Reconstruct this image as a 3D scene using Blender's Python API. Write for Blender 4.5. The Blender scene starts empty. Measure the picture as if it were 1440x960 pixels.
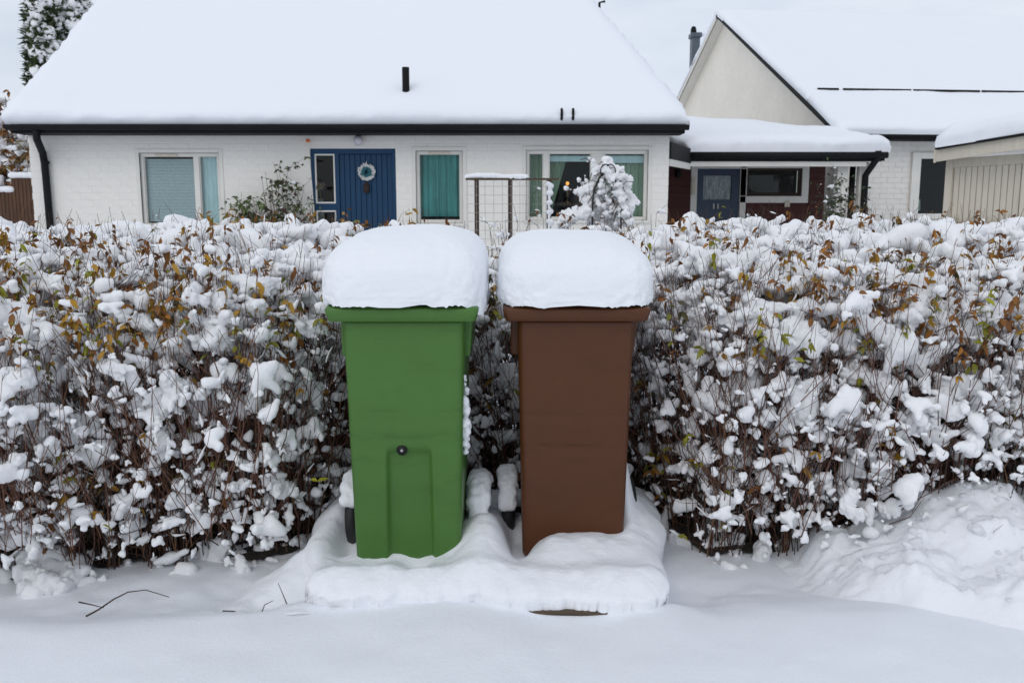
import bpy, math, random
import numpy as np
from mathutils import Vector

random.seed(7)
rng = np.random.default_rng(11)
R = math.radians
scene = bpy.context.scene
col = scene.collection

# ------------------------------------------------------------------ camera
FPX, PITCH, CAMZ = 1230.0, R(8.5), 1.5
cam_data = bpy.data.cameras.new("camera")
cam = bpy.data.objects.new("camera", cam_data)
col.objects.link(cam)
cam.location = (0, 0, CAMZ)
cam.rotation_euler = (R(90) - PITCH, 0, 0)
cam_data.sensor_width = 36.0
cam_data.lens = 36.0 * FPX / 1440.0
cam_data.clip_start = 0.05
cam_data.clip_end = 2000
cam_data.dof.use_dof = True
cam_data.dof.focus_distance = 3.4
cam_data.dof.aperture_fstop = 7.0
scene.camera = cam

# ------------------------------------------------------------------ sky, sun, exposure
SUN_EL, SUN_AZ = R(38), R(205)      # azimuth clockwise from +Y: behind the camera, a little to the left
world = bpy.data.worlds.new("World")
scene.world = world
world.use_nodes = True
wn, wl = world.node_tree.nodes, world.node_tree.links
wn.clear()
w_out = wn.new("ShaderNodeOutputWorld")
w_bg = wn.new("ShaderNodeBackground")
w_bg.inputs["Strength"].default_value = 0.1
sky = wn.new("ShaderNodeTexSky")
sky.sky_type = 'NISHITA'
sky.sun_disc = False
sky.sun_elevation = SUN_EL
sky.sun_rotation = SUN_AZ
sky.air_density = 1.0
sky.dust_density = 1.5
w_tc = wn.new("ShaderNodeTexCoord")
w_map = wn.new("ShaderNodeMapping")
w_map.inputs["Scale"].default_value = (1.4, 1.4, 4.5)
w_noise = wn.new("ShaderNodeTexNoise")
w_noise.inputs["Scale"].default_value = 2.3
w_noise.inputs["Detail"].default_value = 6
w_noise.inputs["Roughness"].default_value = 0.55
w_ramp = wn.new("ShaderNodeValToRGB")
w_ramp.color_ramp.elements[0].position = 0.30
w_ramp.color_ramp.elements[0].color = (0.80, 0.80, 0.80, 1)
w_ramp.color_ramp.elements[1].position = 0.62
w_ramp.color_ramp.elements[1].color = (0.97, 0.97, 0.97, 1)
w_cl = wn.new("ShaderNodeMixRGB")
w_cl.inputs["Color1"].default_value = (5.6, 6.25, 7.3, 1)
w_cl.inputs["Color2"].default_value = (8.2, 8.6, 9.3, 1)
w_mix = wn.new("ShaderNodeMixRGB")
wl.new(w_tc.outputs["Generated"], w_map.inputs["Vector"])
wl.new(w_map.outputs["Vector"], w_noise.inputs["Vector"])
wl.new(w_noise.outputs["Fac"], w_ramp.inputs["Fac"])
wl.new(w_noise.outputs["Fac"], w_cl.inputs["Fac"])
wl.new(w_ramp.outputs["Color"], w_mix.inputs["Fac"])
wl.new(sky.outputs["Color"], w_mix.inputs["Color1"])
wl.new(w_cl.outputs["Color"], w_mix.inputs["Color2"])
wl.new(w_mix.outputs["Color"], w_bg.inputs["Color"])
wl.new(w_bg.outputs["Background"], w_out.inputs["Surface"])

sun_data = bpy.data.lights.new("sun", 'SUN')
sun_data.energy = 0.5
sun_data.angle = R(35)
sun_data.color = (1.0, 0.95, 0.88)
sun = bpy.data.objects.new("sun", sun_data)
col.objects.link(sun)
_sd = Vector((math.sin(SUN_AZ) * math.cos(SUN_EL), math.cos(SUN_AZ) * math.cos(SUN_EL), math.sin(SUN_EL)))
sun.rotation_euler = _sd.to_track_quat('Z', 'Y').to_euler()
sun.location = (-4, -8, 12)

vs = scene.view_settings
vs.view_transform = 'Standard'
vs.look = 'None'
vs.exposure = 0.14
vs.gamma = 1.0
vs.use_curve_mapping = False
cy = scene.cycles
cy.use_denoising = True
cy.max_bounces = 10
cy.diffuse_bounces = 6
cy.glossy_bounces = 4
cy.transparent_max_bounces = 12
cy.caustics_reflective = False
cy.caustics_refractive = False

# ------------------------------------------------------------------ helpers
def at(px, py, Y):
    """the point of the place seen at a pixel of the photograph, given its distance Y from the viewer"""
    u, v = (px - 720.0) / FPX, (480.0 - py) / FPX
    dy = math.cos(PITCH) + v * math.sin(PITCH)
    dz = -math.sin(PITCH) + v * math.cos(PITCH)
    return Vector((u / dy * Y, Y, CAMZ + dz / dy * Y))

def sstep(a, b, x):
    t = np.clip((x - a) / (b - a), 0, 1)
    return t * t * (3 - 2 * t)

def _hash(ix, iy, iz):
    h = (ix * 374761393 + iy * 668265263 + iz * 2147483647 % 1274126177 + iz * 1274126177) & 0xFFFFFFFF
    h = ((h ^ (h >> 13)) * 1274126177) & 0xFFFFFFFF
    h = (h ^ (h >> 16)) & 0xFFFFFFFF
    return h.astype(np.float64) / 4294967295.0

def vnoise(x, y, z=0.0):
    x, y, z = np.broadcast_arrays(np.asarray(x, float), np.asarray(y, float), np.asarray(z, float))
    fx, fy, fz = np.floor(x), np.floor(y), np.floor(z)
    ix, iy, iz = fx.astype(np.int64) + 9000, fy.astype(np.int64) + 9000, fz.astype(np.int64) + 9000
    tx, ty, tz = x - fx, y - fy, z - fz
    tx, ty, tz = [t * t * t * (t * (t * 6 - 15) + 10) for t in (tx, ty, tz)]
    r = 0
    for a in (0, 1):
        for b in (0, 1):
            for c in (0, 1):
                w = (tx if a else 1 - tx) * (ty if b else 1 - ty) * (tz if c else 1 - tz)
                r = r + w * _hash(ix + a, iy + b, iz + c)
    return r * 2 - 1

def fbm(x, y, z=0.0, octv=4, gain=0.5):
    s, a, f = 0, 1.0, 1.0
    for k in range(octv):
        s = s + a * vnoise(np.asarray(x) * f + 17.3 * k, np.asarray(y) * f - 5.1 * k, np.asarray(z) * f + 3.7 * k)
        a *= gain
        f *= 2.03
    return s

def mesh_np(name, V, F, smooth=True, colors=None):
    """V (n,3), F (m,k) -> mesh"""
    V = np.ascontiguousarray(V, dtype=np.float32)
    F = np.ascontiguousarray(F, dtype=np.int32)
    me = bpy.data.meshes.new(name)
    m, k = F.shape
    me.vertices.add(len(V))
    me.vertices.foreach_set("co", V.ravel())
    me.loops.add(m * k)
    me.polygons.add(m)
    me.loops.foreach_set("vertex_index", F.ravel())
    me.polygons.foreach_set("loop_start", np.arange(0, m * k, k, dtype=np.int32))
    me.polygons.foreach_set("use_smooth", np.full(m, smooth, dtype=bool))
    me.update(calc_edges=True)
    if colors is not None:
        at_ = me.color_attributes.new("tint", 'FLOAT_COLOR', 'POINT')
        c = np.ones((len(V), 4), dtype=np.float32)
        c[:, :3] = colors
        at_.data.foreach_set("color", c.ravel())
    return me

def link(name, me, material=None, parent=None):
    o = bpy.data.objects.new(name, me)
    col.objects.link(o)
    if material is not None:
        if len(me.materials) == 0:
            me.materials.append(material)
    if parent is not None:
        o.parent = parent
    return o

def tag(o, label=None, cat=None, group=None, kind=None):
    if label: o["label"] = label
    if cat: o["category"] = cat
    if group: o["group"] = group
    if kind: o["kind"] = kind
    return o

def thing(name, label, cat, loc=(0, 0, 0), rz=0.0, group=None):
    o = bpy.data.objects.new(name, None)
    o.empty_display_size = 0.1
    col.objects.link(o)
    o.location = loc
    o.rotation_euler = (0, 0, rz)
    return tag(o, label, cat, group)

class MB:
    """collects boxes, prisms and tubes for ONE mesh"""
    def __init__(self):
        self.v, self.f = [], []
    def quadbox(self, p):
        b = len(self.v)
        self.v += [tuple(q) for q in p]
        for f in ((0, 3, 2, 1), (4, 5, 6, 7), (0, 1, 5, 4), (1, 2, 6, 5), (2, 3, 7, 6), (3, 0, 4, 7)):
            self.f.append(tuple(b + i for i in f))
        return self
    def box(self, x0, x1, y0, y1, z0, z1):
        return self.quadbox([(x0, y0, z0), (x1, y0, z0), (x1, y1, z0), (x0, y1, z0),
                             (x0, y0, z1), (x1, y0, z1), (x1, y1, z1), (x0, y1, z1)])
    def beam(self, a, b, w, h, up=(0, 0, 1)):
        """a bar from a to b, w wide, h high (centred)"""
        a, b, up = Vector(a), Vector(b), Vector(up)
        d = (b - a).normalized()
        s = d.cross(up)
        if s.length < 1e-5: s = d.cross(Vector((1, 0, 0)))
        s.normalize()
        u = s.cross(d).normalized()
        s, u = s * w / 2, u * h / 2
        return self.quadbox([a - s - u, a + s - u, b + s - u, b - s - u, a - s + u, a + s + u, b + s + u, b - s + u])
    def prism(self, pts, ext):
        """extrude polygon pts (3d) by vector ext"""
        b, n = len(self.v), len(pts)
        ext = Vector(ext)
        self.v += [tuple(Vector(p)) for p in pts] + [tuple(Vector(p) + ext) for p in pts]
        self.f.append(tuple(b + n - 1 - i for i in range(n)))
        self.f.append(tuple(b + n + i for i in range(n)))
        for i in range(n):
            j = (i + 1) % n
            self.f.append((b + i, b + j, b + n + j, b + n + i))
        return self
    def tube(self, pts, rad, sides=10, cap=True):
        pts = [Vector(p) for p in pts]
        n = len(pts)
        if not isinstance(rad, (list, tuple)): rad = [rad] * n
        b = len(self.v)
        prev = None
        for i, p in enumerate(pts):
            d = (pts[min(i + 1, n - 1)] - pts[max(i - 1, 0)]).normalized()
            if prev is None:
                s = d.cross(Vector((0, 0, 1)))
                if s.length < 0.05: s = d.cross(Vector((1, 0, 0)))
            else:
                s = prev - d * prev.dot(d)
            s.normalize()
            prev = s
            t = d.cross(s)
            for k in range(sides):
                a = 2 * math.pi * k / sides
                self.v.append(tuple(p + s * (rad[i] * math.cos(a)) + t * (rad[i] * math.sin(a))))
        for i in range(n - 1):
            for k in range(sides):
                k2 = (k + 1) % sides
                self.f.append((b + i * sides + k, b + i * sides + k2, b + (i + 1) * sides + k2, b + (i + 1) * sides + k))
        if cap:
            self.f.append(tuple(b + k for k in reversed(range(sides))))
            self.f.append(tuple(b + (n - 1) * sides + k for k in range(sides)))
        return self
    def lathe(self, prof, axis='z', sides=20, c=(0, 0, 0)):
        """revolve (r, h) profile"""
        b, n = len(self.v), len(prof)
        for r, h in prof:
            for k in range(sides):
                a = 2 * math.pi * k / sides
                x, y = r * math.cos(a), r * math.sin(a)
                q = {'z': (x, y, h), 'x': (h, x, y), 'y': (x, h, y)}[axis]
                self.v.append((q[0] + c[0], q[1] + c[1], q[2] + c[2]))
        for i in range(n - 1):
            for k in range(sides):
                k2 = (k + 1) % sides
                self.f.append((b + i * sides + k, b + i * sides + k2, b + (i + 1) * sides + k2, b + (i + 1) * sides + k))
        return self
    def mesh(self, name, smooth=False):
        me = bpy.data.meshes.new(name)
        me.from_pydata(self.v, [], self.f)
        if smooth:
            me.polygons.foreach_set("use_smooth", [True] * len(me.polygons))
        me.update()
        return me
    def build(self, name, material, parent=None, smooth=False, bevel=0.0):
        o = link(name, self.mesh(name, smooth), material, parent)
        if bevel:
            m = o.modifiers.new("bevel", 'BEVEL')
            m.width = bevel; m.segments = 2; m.limit_method = 'ANGLE'; m.angle_limit = R(40)
        return o

def tubes_np(P, rad, sides=3):
    """P (n,k,3) paths, rad (n,k) -> V, F"""
    n, k, _ = P.shape
    d = P[:, -1] - P[:, 0]
    d /= np.linalg.norm(d, axis=1, keepdims=True) + 1e-9
    ref = np.where(np.abs(d[:, 2:3]) > 0.8, np.array([[1.0, 0.13, 0]]), np.array([[0, 0, 1.0]]))
    s = np.cross(d, ref); s /= np.linalg.norm(s, axis=1, keepdims=True) + 1e-9
    t = np.cross(d, s)
    ang = np.arange(sides) * 2 * np.pi / sides
    off = s[:, None, None, :] * np.cos(ang)[None, None, :, None] + t[:, None, None, :] * np.sin(ang)[None, None, :, None]
    V = P[:, :, None, :] + off * rad[:, :, None, None]
    idx = np.arange(n * k * sides).reshape(n, k, sides)
    a, b = idx[:, :-1, :], idx[:, 1:, :]
    F = np.stack([a, np.roll(a, -1, 2), np.roll(b, -1, 2), b], -1).reshape(-1, 4)
    return V.reshape(-1, 3), F

_ico_cache = {}
def ico(sub=2):
    if sub not in _ico_cache:
        import bmesh
        bm = bmesh.new()
        bmesh.ops.create_icosphere(bm, subdivisions=sub, radius=1.0)
        V = np.array([v.co[:] for v in bm.verts]); F = np.array([[v.index for v in f.verts] for f in bm.faces])
        bm.free()
        _ico_cache[sub] = (V, F)
    return _ico_cache[sub]

def join_np(parts):
    Vs, Fs, b = [], [], 0
    for V, F in parts:
        Vs.append(V); Fs.append(F + b); b += len(V)
    return np.concatenate(Vs), np.concatenate(Fs)

def blob_mesh(name, spheres, voxel, rough=0.0, freq=20.0, smooth_it=4, sub=2, tris=0):
    """one closed lump: the union of spheres (x,y,z,r[,sz]) re-meshed and softened"""
    V0, F0 = ico(sub)
    parts = []
    for s in spheres:
        sc = np.array([s[3], s[3], s[3] * (s[4] if len(s) > 4 else 1.0)])
        parts.append((V0 * sc + np.array(s[:3]), F0))
    V, F = join_np(parts)
    me = mesh_np(name + "_src", V, F)
    o = bpy.data.objects.new(name + "_src", me)
    col.objects.link(o)
    m = o.modifiers.new("remesh", 'REMESH'); m.mode = 'VOXEL'; m.voxel_size = voxel; m.use_smooth_shade = True
    if smooth_it:
        s = o.modifiers.new("soft", 'SMOOTH'); s.iterations = smooth_it; s.factor = 0.5
    dg = bpy.context.evaluated_depsgraph_get()
    res = bpy.data.meshes.new_from_object(o.evaluated_get(dg))
    res.name = name
    bpy.data.objects.remove(o); bpy.data.meshes.remove(me)
    if tris:
        o = bpy.data.objects.new(name + "_src", res); col.objects.link(o)
        m = o.modifiers.new("thin", 'DECIMATE'); m.ratio = min(1.0, tris / (2.0 * len(res.polygons)))
        m = o.modifiers.new("soft", 'SMOOTH'); m.iterations = 1; m.factor = 0.5
        r2 = bpy.data.meshes.new_from_object(o.evaluated_get(bpy.context.evaluated_depsgraph_get())); r2.name = name
        bpy.data.objects.remove(o); bpy.data.meshes.remove(res); res = r2
    if rough:
        n = len(res.vertices)
        co = np.empty(n * 3, dtype=np.float32); res.vertices.foreach_get("co", co); co = co.reshape(-1, 3).astype(float)
        nn = np.empty(n * 3, dtype=np.float32); res.vertex_normals.foreach_get("vector", nn); nn = nn.reshape(-1, 3)
        d = fbm(co[:, 0] * freq, co[:, 1] * freq, co[:, 2] * freq, 3) * rough
        co = co + nn * d[:, None]
        res.vertices.foreach_set("co", co.astype(np.float32).ravel()); res.update()
    return res

def mesh_arrays(me):
    me.calc_loop_triangles()
    V = np.empty(len(me.vertices) * 3, dtype=np.float32); me.vertices.foreach_get("co", V)
    T = np.empty(len(me.loop_triangles) * 3, dtype=np.int32); me.loop_triangles.foreach_get("vertices", T)
    return V.reshape(-1, 3).astype(float), T.reshape(-1, 3)

# ------------------------------------------------------------------ materials
U1 = (1, 1, 1)
def mat(name, color, rough=0.6, var=None, bump=None, metallic=0.0, spec=0.5, tint=False, emit=None, coords="Object", sss=0.0, streak=None):
    m = bpy.data.materials.new(name)
    m.use_nodes = True
    nt = m.node_tree; nd, lk = nt.nodes, nt.links
    bs = nd["Principled BSDF"]
    bs.inputs["Base Color"].default_value = (*color, 1)
    bs.inputs["Roughness"].default_value = rough
    bs.inputs["Metallic"].default_value = metallic
    bs.inputs["Specular IOR Level"].default_value = spec
    if sss:
        bs.inputs["Subsurface Weight"].default_value = sss
        bs.inputs["Subsurface Radius"].default_value = (0.05, 0.05, 0.05)
        bs.inputs["Subsurface Scale"].default_value = 0.3
    if emit:
        bs.inputs["Emission Color"].default_value = (*emit[0], 1)
        bs.inputs["Emission Strength"].default_value = emit[1]
    tc = nd.new("ShaderNodeTexCoord")
    src = None
    if tint:
        a = nd.new("ShaderNodeAttribute"); a.attribute_name = "tint"
        src = a.outputs["Color"]
    if var:
        for (sc, amt, stretch) in (var if isinstance(var, list) else [var]):
            mp = nd.new("ShaderNodeMapping"); mp.inputs["Scale"].default_value = stretch
            n = nd.new("ShaderNodeTexNoise"); n.inputs["Scale"].default_value = sc; n.inputs["Detail"].default_value = 5
            lk.new(tc.outputs[coords], mp.inputs["Vector"]); lk.new(mp.outputs["Vector"], n.inputs["Vector"])
            r = nd.new("ShaderNodeMapRange")
            r.inputs["From Min"].default_value = 0.3; r.inputs["From Max"].default_value = 0.7
            r.inputs["To Min"].default_value = 1 - amt; r.inputs["To Max"].default_value = 1 + amt
            lk.new(n.outputs["Fac"], r.inputs["Value"])
            h = nd.new("ShaderNodeVectorMath"); h.operation = 'MULTIPLY'
            if src is None:
                h.inputs[0].default_value = color
            else:
                lk.new(src, h.inputs[0])
            lk.new(r.outputs["Result"], h.inputs[1])
            src = h.outputs["Vector"]
    if src is not None:
        lk.new(src, bs.inputs["Base Color"])
    if bump:
        prev = None
        for (sc, st, dist) in (bump if isinstance(bump, list) else [bump]):
            n = nd.new("ShaderNodeTexNoise"); n.inputs["Scale"].default_value = sc; n.inputs["Detail"].default_value = 4
            lk.new(tc.outputs[coords], n.inputs["Vector"])
            b = nd.new("ShaderNodeBump"); b.inputs["Strength"].default_value = st; b.inputs["Distance"].default_value = dist
            lk.new(n.outputs["Fac"], b.inputs["Height"])
            if prev is not None: lk.new(prev, b.inputs["Normal"])
            prev = b.outputs["Normal"]
        lk.new(prev, bs.inputs["Normal"])
    return m

def plastic(name, color, scuff, rough=0.42, spec=0.32, bands=()):
    m = mat(name, color, rough, var=[(2.5, 0.06, U1), (30, 0.03, U1), (1.2, 0.06, (0.7, 0.7, 4))], bump=(500, 0.12, 0.0008), spec=spec)
    nd, lk = m.node_tree.nodes, m.node_tree.links
    bs = nd["Principled BSDF"]
    src = bs.inputs["Base Color"].links[0].from_socket
    tc = nd.new("ShaderNodeTexCoord")
    def layer(src, scale, stretch, lo, hi, col_, amt):
        mp = nd.new("ShaderNodeMapping"); mp.inputs["Scale"].default_value = stretch
        n = nd.new("ShaderNodeTexNoise"); n.inputs["Scale"].default_value = scale; n.inputs["Detail"].default_value = 6; n.inputs["Roughness"].default_value = 0.65
        r = nd.new("ShaderNodeMapRange"); r.inputs["From Min"].default_value = lo; r.inputs["From Max"].default_value = hi; r.inputs["To Max"].default_value = amt
        x = nd.new("ShaderNodeMixRGB"); x.inputs["Color2"].default_value = (*col_, 1)
        lk.new(tc.outputs["Object"], mp.inputs["Vector"]); lk.new(mp.outputs["Vector"], n.inputs["Vector"]); lk.new(n.outputs["Fac"], r.inputs["Value"])
        lk.new(r.outputs["Result"], x.inputs["Fac"]); lk.new(src, x.inputs["Color1"])
        return x.outputs["Color"]
    dark = tuple(c * 0.45 for c in color)
    pale = tuple(min(1, c * 1.6 + 0.03) for c in color)
    src = layer(src, 3.0, (1.0, 1.0, 5.0), 0.56, 0.75, dark, scuff)
    src = layer(src, 9.0, (0.6, 0.6, 9.0), 0.66, 0.76, pale, 0.35)
    src = layer(src, 26.0, (0.5, 0.5, 1.0), 0.64, 0.74, dark, 0.4)
    src = layer(src, 90.0, U1, 0.735, 0.76, (0.7, 0.72, 0.75), 0.7)
    sep = nd.new("ShaderNodeSeparateXYZ"); lk.new(tc.outputs["Object"], sep.inputs[0])
    for (z0, w, amt) in bands:                 # rubbed, grimy bands where the lorry's arm grips
        d = nd.new("ShaderNodeMath"); d.operation = 'SUBTRACT'; lk.new(sep.outputs["Z"], d.inputs[0]); d.inputs[1].default_value = z0
        a = nd.new("ShaderNodeMath"); a.operation = 'ABSOLUTE'; lk.new(d.outputs[0], a.inputs[0])
        r = nd.new("ShaderNodeMapRange"); r.inputs["From Min"].default_value = 0; r.inputs["From Max"].default_value = w; r.inputs["To Min"].default_value = 1; r.inputs["To Max"].default_value = 0
        lk.new(a.outputs[0], r.inputs["Value"])
        mp = nd.new("ShaderNodeMapping"); mp.inputs["Scale"].default_value = (1, 1, 6); lk.new(tc.outputs["Object"], mp.inputs["Vector"])
        n = nd.new("ShaderNodeTexNoise"); n.inputs["Scale"].default_value = 11; n.inputs["Detail"].default_value = 6; lk.new(mp.outputs["Vector"], n.inputs["Vector"])
        r2 = nd.new("ShaderNodeMapRange"); r2.inputs["From Min"].default_value = 0.42; r2.inputs["From Max"].default_value = 0.65; r2.inputs["To Max"].default_value = amt; lk.new(n.outputs["Fac"], r2.inputs["Value"])
        mu = nd.new("ShaderNodeMath"); mu.operation = 'MULTIPLY'; lk.new(r.outputs["Result"], mu.inputs[0]); lk.new(r2.outputs["Result"], mu.inputs[1])
        x = nd.new("ShaderNodeMixRGB"); x.inputs["Color2"].default_value = (*dark, 1); lk.new(mu.outputs[0], x.inputs["Fac"]); lk.new(src, x.inputs["Color1"])
        src = x.outputs["Color"]
    lk.new(src, bs.inputs["Base Color"])
    return m

def glass_mat(name, tint=(0.9, 0.95, 0.95), refl=1.30):
    m = bpy.data.materials.new(name); m.use_nodes = True
    nd, lk = m.node_tree.nodes, m.node_tree.links
    nd.clear()
    out = nd.new("ShaderNodeOutputMaterial"); mx = nd.new("ShaderNodeMixShader")
    tr = nd.new("ShaderNodeBsdfTransparent"); tr.inputs["Color"].default_value = (*tint, 1)
    gl = nd.new("ShaderNodeBsdfGlossy"); gl.inputs["Roughness"].default_value = 0.02
    fr = nd.new("ShaderNodeFresnel"); fr.inputs["IOR"].default_value = refl
    lk.new(fr.outputs["Fac"], mx.inputs["Fac"]); lk.new(tr.outputs[0], mx.inputs[1]); lk.new(gl.outputs[0], mx.inputs[2])
    lk.new(mx.outputs[0], out.inputs["Surface"])
    return m

M = {}
M['snow'] = mat("snow", (0.87, 0.885, 0.915), 0.7, bump=[(60, 0.30, 0.01), (220, 0.45, 0.004)], spec=0.3, coords="Object")
M['snow_ground'] = mat("snow_ground", (0.86, 0.88, 0.92), 0.7, bump=[(9, 0.14, 0.02), (70, 0.30, 0.006), (240, 0.45, 0.004)], spec=0.3)
M['snow_roof'] = mat("snow_roof", (0.86, 0.88, 0.92), 0.75, bump=[(3, 0.15, 0.03), (50, 0.2, 0.01)], spec=0.2)
M['snow_hedge'] = mat("snow_hedge", (0.875, 0.875, 0.885), 0.75, bump=[(45, 0.35, 0.012), (260, 0.3, 0.004)], spec=0.25)  # same snow, with warm bounce light from the brown stems put into its colour
M['green'] = plastic("green_plastic", (0.062, 0.156, 0.029), 0.30, 0.38, 0.34, bands=((0.645, 0.010, 0.4), (0.545, 0.022, 0.45), (0.600, 0.004, 0.3)))
M['brown'] = plastic("brown_plastic", (0.086, 0.0285, 0.0094), 0.40, 0.36, 0.30, bands=((0.490, 0.012, 0.8), (0.62, 0.03, 0.3)))
M['black'] = mat("black_rubber", (0.012, 0.012, 0.013), 0.6, bump=(120, 0.2, 0.001))
M['blackmetal'] = mat("black_painted_steel", (0.007, 0.007, 0.008), 0.65, spec=0.2, var=(3, 0.25, U1))
M['bolt'] = mat("black_bolt", (0.008, 0.008, 0.008), 0.5, spec=0.25)
M['wood'] = mat("weathered_wood", (0.085, 0.06, 0.04), 0.85, var=[(6, 0.35, (1, 12, 12)), (2, 0.2, U1)], bump=(60, 0.4, 0.003))
M['postwood'] = mat("dark_post_wood", (0.055, 0.032, 0.02), 0.85, var=(8, 0.35, (6, 6, 1)), bump=(60, 0.4, 0.003))
M['brick'] = mat("white_painted_brick", (0.80, 0.775, 0.725), 0.8, var=[(1.2, 0.04, U1), (14, 0.04, U1)], bump=[(30, 0.3, 0.006), (150, 0.3, 0.002)])
M['mortar'] = mat("white_painted_joint", (0.785, 0.76, 0.71), 0.85, var=(2.0, 0.05, U1), bump=(60, 0.3, 0.004))
M['gable'] = mat("cream_painted_brick", (0.83, 0.775, 0.68), 0.8, var=[(0.9, 0.04, U1), (9, 0.04, U1)], bump=[(14, 0.5, 0.01), (60, 0.3, 0.004)])
M['trim'] = mat("white_painted_wood", (0.72, 0.70, 0.65), 0.55, var=(4, 0.04, U1))
M['cream'] = mat("cream_painted_boards", (0.60, 0.55, 0.45), 0.65, var=(5, 0.06, (4, 4, 0.6)))
M['rail'] = mat("bare_wood_rail", (0.33, 0.23, 0.15), 0.8, var=(8, 0.2, (1, 8, 8)))
M['blue'] = mat("blue_door_paint", (0.005, 0.041, 0.098), 0.5, spec=0.3, var=(5, 0.10, (6, 6, 0.6)))
M['bluegrey'] = mat("grey_blue_door_paint", (0.022, 0.045, 0.085), 0.5, var=(5, 0.08, U1))
M['red'] = mat("dark_red_boards", (0.060, 0.012, 0.010), 0.75, var=(4, 0.15, (1, 1, 6)))
M['glass'] = glass_mat("window_glass")
M['brass'] = mat("aged_brass", (0.35, 0.24, 0.10), 0.35, metallic=0.9)
M['roofdark'] = mat("dark_roof_sheet", (0.010, 0.010, 0.011), 0.7, spec=0.2, var=(2, 0.2, U1))
M['grey'] = mat("grey_sheet_metal", (0.07, 0.09, 0.11), 0.5, var=(4, 0.1, U1))
M['globe'] = mat("opal_glass_globe", (0.55, 0.52, 0.56), 0.2)
M['blind'] = mat("pale_blind_slat", (0.80, 0.86, 0.90), 0.6)
M['lightcurtain'] = mat("pale_blue_curtain", (0.74, 0.88, 0.90), 0.9, var=(8, 0.08, (8, 1, 0.5)))
M['teal'] = mat("teal_curtain", (0.095, 0.35, 0.33), 0.9, var=[(5, 0.18, (4, 1, 0.4)), (2, 0.15, U1)])
M['sage'] = mat("sage_curtain", (0.33, 0.42, 0.31), 0.9, var=(6, 0.15, (5, 1, 0.4)))
M['lace'] = mat("white_lace_curtain", (0.5, 0.5, 0.52), 0.9, var=[(9, 0.45, (7, 1, 0.6)), (30, 0.3, U1)])
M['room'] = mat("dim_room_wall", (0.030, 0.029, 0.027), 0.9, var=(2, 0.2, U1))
M['lamplit'] = mat("lit_lamp_bulb", (0.9, 0.5, 0.2), 0.5, emit=((1.0, 0.33, 0.05), 1.6))
M['pink'] = mat("pink_orchid", (0.62, 0.32, 0.33), 0.7)
M['palepot'] = mat("pale_pot", (0.45, 0.45, 0.42), 0.4)
M['mintshade'] = mat("mint_lamp_shade", (0.38, 0.48, 0.40), 0.8)
M['bark'] = mat("reddish_bark", (0.09, 0.04, 0.026), 0.8, tint=True)
M['leaf'] = mat("autumn_leaf", (0.2, 0.12, 0.03), 0.6, tint=True, spec=0.3)
M['leaf_brown'] = mat("brown_leaf", (0.21, 0.085, 0.016), 0.65, var=(40, 0.3, U1))
M['leaf_ochre'] = mat("ochre_leaf", (0.35, 0.19, 0.015), 0.6, var=(40, 0.3, U1))
M['leaf_green'] = mat("yellow_green_leaf", (0.24, 0.235, 0.02), 0.55, var=(40, 0.25, U1))
M['iron'] = mat("black_iron", (0.012, 0.012, 0.014), 0.5)
M['wire'] = mat("galvanised_wire", (0.42, 0.41, 0.38), 0.5, metallic=0.3)
M['wreathwhite'] = mat("frosted_leaf", (0.62, 0.62, 0.60), 0.7)
M['wreathteal'] = mat("teal_ribbon", (0.015, 0.12, 0.15), 0.6)
M['cone'] = mat("dark_cone", (0.035, 0.022, 0.014), 0.8)
M['orange'] = mat("orange_plastic", (0.65, 0.16, 0.03), 0.5)
M['soil'] = mat("hedge_shade_soil", (0.035, 0.026, 0.02), 0.95, var=(14, 0.5, U1), bump=(40, 0.8, 0.02))  # soil coloured dark to help the shade inside the hedge
M['fencebrown'] = mat("brown_fence_boards", (0.085, 0.042, 0.022), 0.85, var=(6, 0.3, (6, 6, 0.7)))

# ------------------------------------------------------------------ ground
def ground_h(x, y):
    x, y = np.asarray(x, float), np.asarray(y, float)
    z = 0.012 * fbm(x * 0.9, y * 0.9, 0.3, 3)
    # the road-side sheet of untouched snow, a shallow step above the strip along the hedge
    edge = 2.90 + 0.095 * sstep(-0.95, -0.75, x) * sstep(0.75, 0.58, x) + 0.03 * fbm(x * 1.1, 0.4, 2.0, 3) + 0.02 * np.sin(x * 5)
    lift = 0.098 + 0.012 * fbm(x * 1.7, y * 0.7, 5.0, 2) + 0.004 * fbm(x * 6, y * 6, 5.0, 2)
    lift = lift + 0.020 * np.exp(-((x + 0.32) / 0.25) ** 2) - 0.014 * np.exp(-((x - 0.20) / 0.17) ** 4)
    w_ = 0.12 + 0.35 * sstep(0.45, 0.9, x) + 0.22 * sstep(-0.85, -1.15, x)
    edge = edge - 0.06 * sstep(-0.85, -1.3, x) + 0.05 * fbm(x * 2.3, 1.4, 8.0, 2) * sstep(-0.7, -1.1, x)
    lift = lift * (1 - 0.15 * sstep(-0.85, -1.2, x)) + 0.004 * (1 - sstep(0.02, 0.09, x) * sstep(0.42, 0.35, x)) * sstep(2.6, 2.8, y)
    z = z + lift * (1 - sstep(edge - 0.06, edge + w_, y))
    trough = np.exp(-((y - 3.25) / 0.25) ** 2)
    z = z + trough * 0.010 * fbm(x * 7, y * 7, 1.0, 3)
    z = z + 0.42 * sstep(6.6, 10.0, y)
    return z

def axis(lo, hi, d0, d1, step, g=1.35):
    a = list(np.arange(d0, d1 + 1e-6, step))
    s, p = step, d1
    while p < hi:
        s *= g; p += s; a.append(p)
    s, p = step, d0
    b = []
    while p > lo:
        s *= g; p -= s; b.append(p)
    return np.array(b[::-1] + a)

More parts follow.
